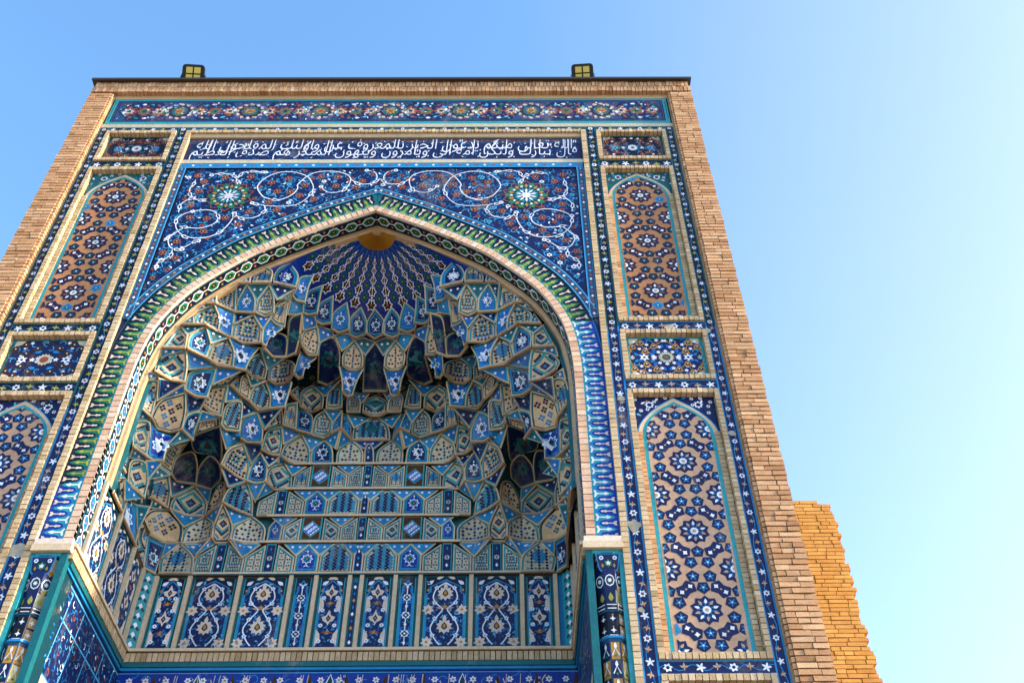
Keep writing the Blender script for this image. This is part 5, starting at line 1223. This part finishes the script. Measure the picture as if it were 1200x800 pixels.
    A = Art(); X, Zc = cz
    lim = f2 - .03
    if typ in 'BKmMD':
        s = min(.034, sz / 9.5); N = int(max(wd, ht) / s) + 2; mode = rnd.randrange(5); X, Zc = 0, cz[1]
        if typ == 'K':
            for i in range(-3, 4):
                for j in range(-3, 4):
                    x, z = i * s * 3.6 + (j % 2) * s * 1.8, j * s * 2.6 + cz[1]
                    if rho((x, z)) < .7:
                        cc = rnd.choice(('navy', 'teal', 'azure', 'deep'))
                        for dx, dz in ((1, 0), (-1, 0), (0, 1), (0, -1)): A.lozenge(x + dx * s * .8, z + dz * s * .8, s * .62, s * .62, cc, 2)
        else:
            for i in range(-N, N + 1):
                for j in range(-N, N + 1):
                    if (i + j) % 2: continue
                    x, z = X + i * s * .72, Zc + j * s * .72
                    if rho((x, z)) > lim - .045: continue
                    d = (abs(i) + abs(j)) // 2; cc = None
                    if mode == 0: cc = ('azure', 'navy', None, 'turq', 'navy', None, 'azure')[d % 7]
                    elif mode == 1: cc = ('navy', 'turq', 'navy', 'azure')[(i // 2 + j) % 4] if abs(i) < N * .7 else None
                    elif mode == 2: cc = 'navy' if (i % 4 == 0) else ('turq' if j % 4 == 0 else ('azure' if d < 3 else None))
                    elif mode == 3:
                        q = (i % 6, j % 6); cc = {(0, 2): 'navy', (2, 0): 'navy', (4, 0): 'navy', (0, 4): 'navy', (0, 0): 'azure'}.get(q, 'teal' if q == (3, 3) else None)
                    else: cc = (None, 'navy', 'turq', None, 'night', 'azure')[max(abs(i), abs(j)) % 6]
                    if typ == 'm' and cc is None: cc = 'teal' if d % 2 else 'bone'
                    if cc: A.lozenge(x, z, s * .66, s * .66, cc, 2)
            if typ == 'm': A.lozenge(0, cz[1], s * 4, s * 2.6, 'teal', 3); A.lozenge(0, cz[1], s * 3.2, s * 2.0, 'rust', 4); [A.lozenge(i * s, cz[1] + j * s, s * .45, s * .45, 'bone', 5) for i in range(-2, 3) for j in range(-1, 2) if abs(i) + abs(j) < 4]
    elif typ in 'CcEe':
        R0 = min(wd, ht) * .24; dk = typ in 'Ee'; wl = 'teal' if dk else 'white'; X, Zc = X * .5, Zc * .5 - ht * .04  # deep cells repeat the flower in muted colours, recess shade painted in
        for q in range(14):
            a = q * 2 * pi / 14 + rnd.random(); d = rnd.uniform(1.5, 2.4) * R0; x, z = X + d * cos(a), Zc + d * sin(a)
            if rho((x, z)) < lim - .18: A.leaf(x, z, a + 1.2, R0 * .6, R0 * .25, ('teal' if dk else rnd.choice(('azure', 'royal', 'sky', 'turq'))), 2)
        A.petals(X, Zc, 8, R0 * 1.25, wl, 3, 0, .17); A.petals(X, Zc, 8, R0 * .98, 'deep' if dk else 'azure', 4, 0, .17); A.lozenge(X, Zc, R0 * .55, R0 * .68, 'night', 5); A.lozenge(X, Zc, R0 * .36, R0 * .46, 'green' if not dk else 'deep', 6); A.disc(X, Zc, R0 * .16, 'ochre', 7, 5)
        if not dk and rho((X, Zc - R0 * 1.8)) < .8: A.poly([(X - R0 * .6, Zc - R0 * 1.9), (X, Zc - R0 * 1.2), (X + R0 * .6, Zc - R0 * 1.9), (X, Zc - R0 * 1.6)], 'white', 3)
        if not dk: A.lozenge(X, Zc + R0 * 1.75, R0 * .2, R0 * .34, 'white', 3)
    elif typ in 'SsD':
        dk = typ == 'D'
        if wd > ht * 1.1:
            nn = 1 if wd < .22 else (2 if wd < .55 else 4)
            for q in range(nn):
                x = (q - (nn - 1) / 2) * min(.11, wd * .3); z = cz[1] * .3 + ht * .04
                if rho((x, z)) < .75: A.star(x, z, 5, .026, .012, 'slate' if dk else 'white', 2, rnd.random())
        else: A.star(0, 0, 5, .024, .011, 'slate' if dk else 'white', 2, rnd.random()); A.lozenge(0, -.05, .01, .014, 'sky', 2) if rho((0, -.05)) < .7 else None
        for q in range(8):
            x, z = rnd.uniform(-wd, wd) / 2, rnd.uniform(-ht, ht) / 2
            if rho((x, z)) < .7: A.leaf(x, z, rnd.uniform(0, 6), .035, .014, 'azure' if not dk else 'teal', 1)
    elif typ == 'G':
        for q in range(40):
            x, z = rnd.uniform(-wd, wd) / 2, rnd.uniform(-ht, ht) / 2
            if rho((x, z)) < .8: A.lozenge(x, z, .012, .018, rnd.choice(('navy', 'pale', 'teal')), 2)
    elif typ == 'n':
        for q in range(3): A.lozenge(0, cz[1] + (q - 1) * ht * .24, .016, .026, ('white', 'azure', 'white')[q], 3)
        A.rect(-wd * .3, wd * .3, cz[1] - ht * .42, cz[1] + ht * .3, 'navy', 2)
    for q, (Q, cc, l) in enumerate(A.P):
        hh = .004 + l * .0009 + (q % 5) * .00006; mb.face([W(p[0], p[1], hh) for p in Q], mat(cc))
    # moulded lip along the bottom edge
    for i in range(k):
        j = (i + 1) % k
        if lv[i] == 0 and lv[j] == 0:
            a, b = Vector(c + r * P[i][0] + u * P[i][1] + n * H[i]), Vector(c + r * P[j][0] + u * P[j][1] + n * H[j]); e = (b - a)
            if e.length < .01: continue
            e.normalize(); o = e.cross(Vector((0, 0, 1))); 
            if o.y > 0: o = -o
            a, b = a - e * .012, b + e * .012
            for z0, z1, pr, mm in ((-.003, .010, .012, 'ivory'), (-.008, -.003, .003, 'brown'), (-.018, -.008, .009, 'beige')):
                dz0, dz1 = Vector((0, 0, z0)), Vector((0, 0, z1)); f0, g0 = a + o * pr, b + o * pr; h0, k0 = a - o * .006, b - o * .006
                mb.face([f0 + dz0, g0 + dz0, g0 + dz1, f0 + dz1], mat(mm)); mb.face([f0 + dz0, g0 + dz0, k0 + dz0, h0 + dz0], mat(mm)); mb.face([f0 + dz1, g0 + dz1, k0 + dz1, h0 + dz1], mat(mm))
    nm = name or {'S': 'spandrel_cell', 's': 'spandrel_cell', 'B': 'checkered_cell', 'K': 'checkered_cell', 'm': 'checkered_cell', 'M': 'checkered_cell', 'C': 'flower_cell', 'c': 'flower_cell', 'E': 'deep_cell', 'e': 'deep_cell', 'D': 'narrow_cell', 'G': 'narrow_cell', 'n': 'narrow_cell', 'T': 'checkered_cell'}[typ]
    me_v = mb.v; oc = c
    mb.v = [(x - oc.x, y - oc.y, z - oc.z) for x, y, z in me_v]
    o = mb.build(nm, vault, up=False); o.location = (oc.x, oc.y, oc.z + EYE)
    return o
sd_ = 0
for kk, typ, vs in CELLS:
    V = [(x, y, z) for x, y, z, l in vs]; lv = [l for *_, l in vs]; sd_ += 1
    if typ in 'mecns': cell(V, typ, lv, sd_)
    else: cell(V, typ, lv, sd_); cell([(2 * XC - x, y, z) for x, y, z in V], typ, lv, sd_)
# flat rows on the back wall
def wface(x0, x1, k, typ, sd, arch=True, flat_top=False):
    z0, z1 = L[k] + .012, L[k + 1]; h = z1 - z0; y = BKY - .02; g = .022
    a, b = x0 + g, x1 - g; xm = (a + b) / 2
    if flat_top: P = [(a, z0), (b, z0), (b, z1 - .05), (a, z1 - .05)]
    elif arch: P = [(a, z0), (b, z0), (b, z0 + h * .52), (xm + (b - a) * .22, z0 + h * .86), (xm, z0 + h * .95), (xm - (b - a) * .22, z0 + h * .86), (a, z0 + h * .52)]
    else: P = [(a, z0), (b, z0), (b, z0 + h * .55), (xm + (b - a) * .25, z0 + h * .72), (xm, z0 + h * .9), (xm - (b - a) * .25, z0 + h * .72), (a, z0 + h * .55)]
    return cell([(XC + x, y, z) for x, z in P], typ, [0 if z == z0 else 1 for x, z in P], sd)
def wtri(x0, x1, k, sd, mid):
    """wide field: half-hexagon, upright middle plaque, half-hexagon"""
    z0, z1 = L[k] + .012, L[k + 1]; h = z1 - z0; y = BKY - .02; a, b = x0 + .022, x1 - .022; w3 = (b - a) * (.30 if mid != 'n' else .38)
    cell([(XC + x, y, z) for x, z in ((a, z0), (a + w3 - .02, z0), (a + w3 - .02, z0 + h * .86), (a, z0 + h * .5))], 'B', [0, 0, 1, 1], sd)
    cell([(XC + x, y, z) for x, z in ((b - w3 + .02, z0), (b, z0), (b, z0 + h * .5), (b - w3 + .02, z0 + h * .86))], 'B', [0, 0, 1, 1], sd)
    A = Art(); p, q = a + w3 + .01, b - w3 - .01; xm = (p + q) / 2; zm = z0 + h * .45; A.rect(p, q, z0, z0 + h * .92, 'turq', 0)
    if mid == 'q':
        A.rect(p + .02, q - .02, z0 + .02, z0 + h * .9, 'brown', 1); R0 = min(q - p, h * .9) / 2; A.lozenge(xm, zm, R0 * 1.02, R0 * 1.02, 'turq', 2); A.lozenge(xm, zm, R0 * .9, R0 * .9, 'royal', 3)
        for i in range(-3, 4):
            for j in range(-3, 4):
                if (i * 3 + j * 5 + sd) % 3: 
                    x, z = xm + (i + j) * R0 * .115, zm + (i - j) * R0 * .115; A.lozenge(x, z, R0 * .11, R0 * .05 if (i + j) % 2 else R0 * .11, 'white', 4)
    else:
        A.rect(p + .012, q - .012, z0 + .015, z0 + h * .88, 'navy', 1); w_ = q - p
        A.petals(xm, zm, 8, w_ * .32, 'white', 2); A.lozenge(xm, zm, w_ * .16, w_ * .22, 'night', 3); A.lozenge(xm, zm, w_ * .08, w_ * .1, 'ochre', 4); A.lozenge(xm, z0 + h * .2, w_ * .16, .03, 'white', 2); A.lozenge(xm, z0 + h * .74, w_ * .1, .03, 'azure', 2)
    mb = MB(); A.into(mb, lambda x, z, hh: (XC + x, BKY - .03 - hh, z)); mb.build('plaque', vault)
def wsp(xs, k):
    z0, z1 = L[k], L[k + 1]; h = z1 - z0
    for i, x in enumerate(xs):
        wl = .16
        cell([(XC + x, BKY - .022, z0 + h * .6), (XC + x + wl, BKY - .022, z1 - .03), (XC + x - wl, BKY - .022, z1 - .03)], 'S', [1, 1, 1], 900 + i + k * 20)
rows = {0: [('n', 0, .07), ('B', .07, .50), ('C', .50, .815), ('T', .815, 1.455), ('U', 1.455, 2.09)], 1: [('U', 0, .28), ('T', .28, 1.035), ('C', 1.035, 1.23)],
        2: [('n', 0, .065), ('B', .065, .505), ('C', .505, .81), ('U', .81, 1.43)], 3: [('U', 0, .275), ('T', .275, 1.015)]}
for k, R_ in rows.items():
    edges = []
    for typ, a, b in R_:
        spans = [(-b, b)] if a == 0 else [(a, b), (-b, -a)]
        for x0, x1 in spans:
            sd_ += 1
            if typ in 'TU': wtri(x0, x1, k, int(a * 100) + k, 'q' if typ == 'T' and k else 'n')
            elif typ == 'n': wface(x0, x1, k, 'n', 5, False)
            else: wface(x0, x1, k, typ, int(a * 100) + k * 7, typ == 'B')
        edges.append(b)
    wsp([s * e for e in edges[:-1] + ([edges[-1]] if k == 0 else []) for s in (-1, 1)], k)
wl = MB()
wl.box((-2.75, BKY + .06, L[0] - .05), (2.75, BKY + .09, L[7]), mat('teal'))
for k, xx in ((0, 2.5), (1, 1.3), (2, 1.28), (3, 1.1), (4, 1.07)):
    wl.box((XC - xx, BKY - .04, L[k] - .018), (XC + xx, BKY, L[k] + .012), mat('ivory')); wl.box((XC - xx, BKY - .035, L[k] - .034), (XC + xx, BKY, L[k] - .022), mat('brown'))
wl.build('vault_wall', vault)
# dim tiling seen through the deep openings
A = Art(); A.rect(-2.7, 2.7, L[4], 12.2, 'teal', 0)
for i in range(-21, 22):
    for j in range(24):
        x, z = i * .125 + (j % 2) * .0625, L[4] + .1 + j * .11
        A.lozenge(x, z, .05, .048, 'navy' if (i + j) % 3 else 'ivory', 1); A.petals(x, z, 4, .026, 'sky' if (i + j) % 3 else 'navy', 2)
mb = MB(); A.into(mb, lambda x, z, h: (x, 2.27 - h, z)); mb.build('recess_tiling', vault)
for s_ in (-1, 1):
    A = Art(); A.rect(.4, 2.28, L[0], 11.4, 'teal', 0)
    for i in range(15):
        for j in range(34):
            x, z = .46 + i * .125 + (j % 2) * .0625, L[0] + .06 + j * .11; A.lozenge(x, z, .05, .048, 'navy' if (i + j) % 3 else 'ivory', 1)
    mb = MB(); A.into(mb, lambda u, z, h: (s_ * (2.785 - h), u, z)); mb.build('recess_tiling', vault)

# ---- half dome over the shells
dome = link('half_dome', None, portal)
PR = [(0, 12.10), (.25, 12.0), (.5, 11.87), (.81, 11.66), (1.08, 11.46), (1.22, 11.25), (1.26, 10.95)]
def zd(r):
    for (r0, z0), (r1, z1) in zip(PR, PR[1:]):
        if r <= r1: return z0 + (z1 - z0) * (r - r0) / (r1 - r0)
    return PR[-1][1]
def dm_(t, r, h=0.0): return (XC + .03 + r * cos(t), .31 + r * sin(t) , zd(r) - h)
mb = MB(); NT = 60
rs = [0, .12, .25, .38, .5, .65, .81, .95, 1.08, 1.16, 1.22]
for i in range(NT):
    a, b = pi * i / NT, pi * (i + 1) / NT
    for r0, r1 in zip(rs, rs[1:]):
        if r1 <= .25: continue
        mb.face([dm_(a, r0), dm_(b, r0), dm_(b, r1), dm_(a, r1)], mat('cobalt'))
    mb.face([dm_(a, 1.22), dm_(b, 1.22), (dm_(b, 1.26)[0], dm_(b, 1.26)[1], 10.9), (dm_(a, 1.26)[0], dm_(a, 1.26)[1], 10.9)], mat('cobalt'))
# the dome spreads out to the arch rim on both sides
for s_ in (-1, 1):
    mb.face([(s_ * 1.1 + XC, .33, 11.5), (s_ * 1.75, .33, 11.0), (s_ * 1.45, .62, 10.95), (s_ * 1.12, .75, 11.42)], mat('cobalt'))
mb.build('blue_ground', dome, smooth=False)
A = Art()
for k in range(-6, 6):
    t = pi / 2 + radians(14.3) * (k + .5)
    if not .02 < t < pi - .02: continue
    A.stroke([(t, .36), (t, 1.0)], .009, 'white', 2)
    for r, q in ((.97, .083), (.81, .068), (.67, .054), (.55, .043), (.455, .033)):
        A.poly([(t + q / r * (1.0 if i % 2 == 0 else .68) * cos(i * pi / 6), r + q * (1.0 if i % 2 == 0 else .68) * sin(i * pi / 6)) for i in range(12)], 'white', 3)
        A.poly([(t + q / r * (.78 if i % 2 == 0 else .5) * cos(i * pi / 6), r + q * (.78 if i % 2 == 0 else .5) * sin(i * pi / 6)) for i in range(12)], 'black', 4)
        A.poly([(t + q / r * .28 * cos(i * pi / 2), r + q * .32 * sin(i * pi / 2)) for i in range(4)], 'rust', 5)
    for r in (.885, .735, .605, .50, .41): A.poly([(t - .014 / r, r), (t, r - .022), (t + .014 / r, r), (t, r + .022)], 'white', 3)
for k in range(-6, 7):
    t = pi / 2 + radians(14.3) * k
    if not .02 < t < pi - .02: continue
    for r, q in ((.89, .078), (.74, .064), (.61, .05), (.505, .04), (.42, .03)):
        A.poly([(t - q * .72 / r, r), (t, r - q), (t + q * .72 / r, r), (t, r + q)], 'teal', 2); A.poly([(t - q * .5 / r, r), (t, r - q * .72), (t + q * .5 / r, r), (t, r + q * .72)], 'deep', 3); A.poly([(t - q * .14 / r, r), (t, r - q * .2), (t + q * .14 / r, r), (t, r + q * .2)], 'lime', 4)
    A.poly([(t - .02, .27), (t + .02, .27), (t + .006, .42), (t - .006, .42)], 'azure', 1)
def dmap(t, r, h):
    v = Vector(dm_(t, r)); n = Vector((-cos(t) * .5, -sin(t) * .5 - .25, -1)).normalized(); v += n * (.006 + h); return tuple(v)
# strokes are laid as narrow bands in angle and radius
A.P = [(P, c, l) for P, c, l in A.P]
mb = MB(); A.into(mb, dmap); mb.build('star_flowers', dome)
gm = MB(); NG = 72; GM = flat('gilded_stucco', 'a87a2a', .45, .35)
for i in range(NG):
    a, b = pi * i / NG, pi * (i + 1) / NG; ha, hb = (.012 if i % 2 else .034), (.034 if i % 2 else .012)
    for r0, r1 in ((.0, .08), (.08, .16), (.16, .24), (.24, .27)):
        gm.face([dm_(a, r0, ha * r0 / .24), dm_(b, r0, hb * r0 / .24), dm_(b, r1, hb * r1 / .24), dm_(a, r1, ha * r1 / .24)], GM)
    gm.face([dm_(a, .27, ha), dm_(b, .27, hb), dm_(b, .27, -.01), dm_(a, .27, -.01)], GM)
gm.build('gilded_sunburst', dome)

# ================================================================ floodlights on the coping
BLK = flat('black_housing', '14130f', .5); LENS = flat('yellow_led_lens', 'b8a850', .25, 0, .5)
def floodlight(x, yaw, label):
    t = thing('floodlight', label, 'floodlight', (x, -.02, 15.60 + EYE), 'floodlights on the portal top')
    t.rotation_euler = (0, 0, yaw)
    tilt = radians(38)         # the face looks down and outwards
    def P(u, v, w): # u across, v up the face, w outwards
        y = -w * cos(tilt) - v * sin(tilt); z = v * cos(tilt) - w * sin(tilt); return (u * .8, y * .8 - .06, z * .8 + .225)
    def slab(mb, W, H, r, w0, w1, m):
        pts = []
        for cx, cz, a0 in ((W / 2 - r, H / 2 - r, 0), (-W / 2 + r, H / 2 - r, pi / 2), (-W / 2 + r, -H / 2 + r, pi), (W / 2 - r, -H / 2 + r, 3 * pi / 2)):
            for k in range(4): a = a0 + k * pi / 6; pts.append((cx + r * cos(a), cz + r * sin(a)))
        mb.face([P(a, b, w1) for a, b in pts], m); mb.face([P(a, b, w0) for a, b in reversed(pts)], m)
        for i in range(len(pts)): p, q = pts[i - 1], pts[i]; mb.face([P(*p, w0), P(*q, w0), P(*q, w1), P(*p, w1)], m)
    mb = MB(); slab(mb, .46, .42, .07, 0, .07, BLK)
    for k in range(7): slab(mb, .02, .34, .004, -.05, .002, BLK); 
    o = mb.build('housing', t, up=False)
    for i in (-1, 1):
        for j in (-1, 1):
            m2 = MB(); c = P(i * .082, j * .082, .072); pts = [(-.066, -.066), (.066, -.066), (.066, .066), (-.066, .066)]
            m2.face([P(i * .082 + a, j * .082 + b, .076) for a, b in pts], LENS)
            for k in range(4): p, q = pts[k - 1], pts[k]; m2.face([P(i * .082 + p[0], j * .082 + p[1], .069) , P(i * .082 + q[0], j * .082 + q[1], .069), P(i * .082 + q[0], j * .082 + q[1], .076), P(i * .082 + p[0], j * .082 + p[1], .076)], LENS)
            m2.build('lens', t, up=False)
    br = MB(); br.box((-.20, -.08, .02), (-.19, -.04, .22), BLK); br.box((.19, -.08, .02), (.20, -.04, .22), BLK); br.box((-.20, -.09, .02), (.20, -.03, .035), BLK); br.build('bracket', t, up=False)
floodlight(-3.37, radians(4), 'black floodlight with four yellow lenses above the upper left of the arch')
floodlight(3.19, radians(-4), 'black floodlight with four yellow lenses standing near the right end of the portal top')

# ================================================================ older brick wall behind, on the right
wall = thing('brick_wall', 'weathered golden brick wall with toothed edge rising behind the portal on the right', 'wall', (5.9, 3.6, 0))
Y0 = 3.4; cnt = 0; BM2 = {}; fb = MB(); z = 9.49; r_ = 0
ox, oy, oz = wall.location
cb = MB(); cb.box((4.2 - ox, Y0 + .02 - oy, -EYE), (6.60 - ox, Y0 + 1.2 - oy, 9.44), flat('orange_mortar', '7a4c18', .9))
cb.v = [(x, y, z + EYE) for x, y, z in cb.v]; cb.build('wall_core', wall, up=False)
while z > 4.2:
    th = .054; x1 = 6.70 + random.choice((-.035, -.01, .0, .02, .03)) - (.16 if r_ == 0 else 0); x = x1
    while x > 4.4:
        ln = random.choice((.27, .27, .27, .13)) if x != x1 else random.choice((.27, .14, .13)); xa = x - ln; yy = Y0 + random.uniform(-.004, .003)
        if cnt < 285 and xa > 5.0:
            k = (round(ln, 2), random.randrange(4))
            if k not in BM2:
                b = MB(); b.box((-ln / 2 + .005, 0, -th / 2), (ln / 2 - .005, .11, th / 2), GOLDB, .0015); me = bpy.data.meshes.new('brick'); me.from_pydata(b.v, [], b.f); me.materials.append(GOLDB); me.update(); BM2[k] = me
            o = link('brick', BM2[k], wall); o.location = ((x + xa) / 2 - ox, yy - oy, z + EYE); cnt += 1
        else: fb.box((xa + .005 - ox, yy - oy, z - th / 2 + EYE), (x - .005 - ox, yy + .11 - oy, z + th / 2 + EYE), GOLDB, .003)
        x = xa
    z -= .065; r_ += 1
# side face of the wall
z = 9.40
while z > 4.2:
    y = Y0 + .12
    while y < Y0 + 1.2: fb.box((6.60 - ox, y - oy, z - .028 + EYE), (6.70 - ox + random.uniform(-.02, .02), y + .24 - oy, z + .028 + EYE), GOLDB, .003); y += .25
    z -= .065
fb.build('brickwork', wall, up=False)['kind'] = 'stuff'

# ================================================================ ground
gm_ = bpy.data.materials.new('paving'); gm_.use_nodes = True; t = gm_.node_tree; b = t.nodes['Principled BSDF']
br = t.nodes.new('ShaderNodeTexBrick'); br.inputs['Scale'].default_value = 2.2; br.inputs['Color1'].default_value = (.34, .27, .20, 1); br.inputs['Color2'].default_value = (.30, .235, .17, 1); br.inputs['Mortar'].default_value = (.2, .17, .13, 1)
geo = t.nodes.new('ShaderNodeNewGeometry'); t.links.new(geo.outputs['Position'], br.inputs['Vector']); t.links.new(br.outputs[0], b.inputs['Base Color']); b.inputs['Roughness'].default_value = .9
g = MB(); g.box((-600, -600, -.2), (600, 600, 0), gm_); o = g.build('ground', None, up=False, kind='structure')
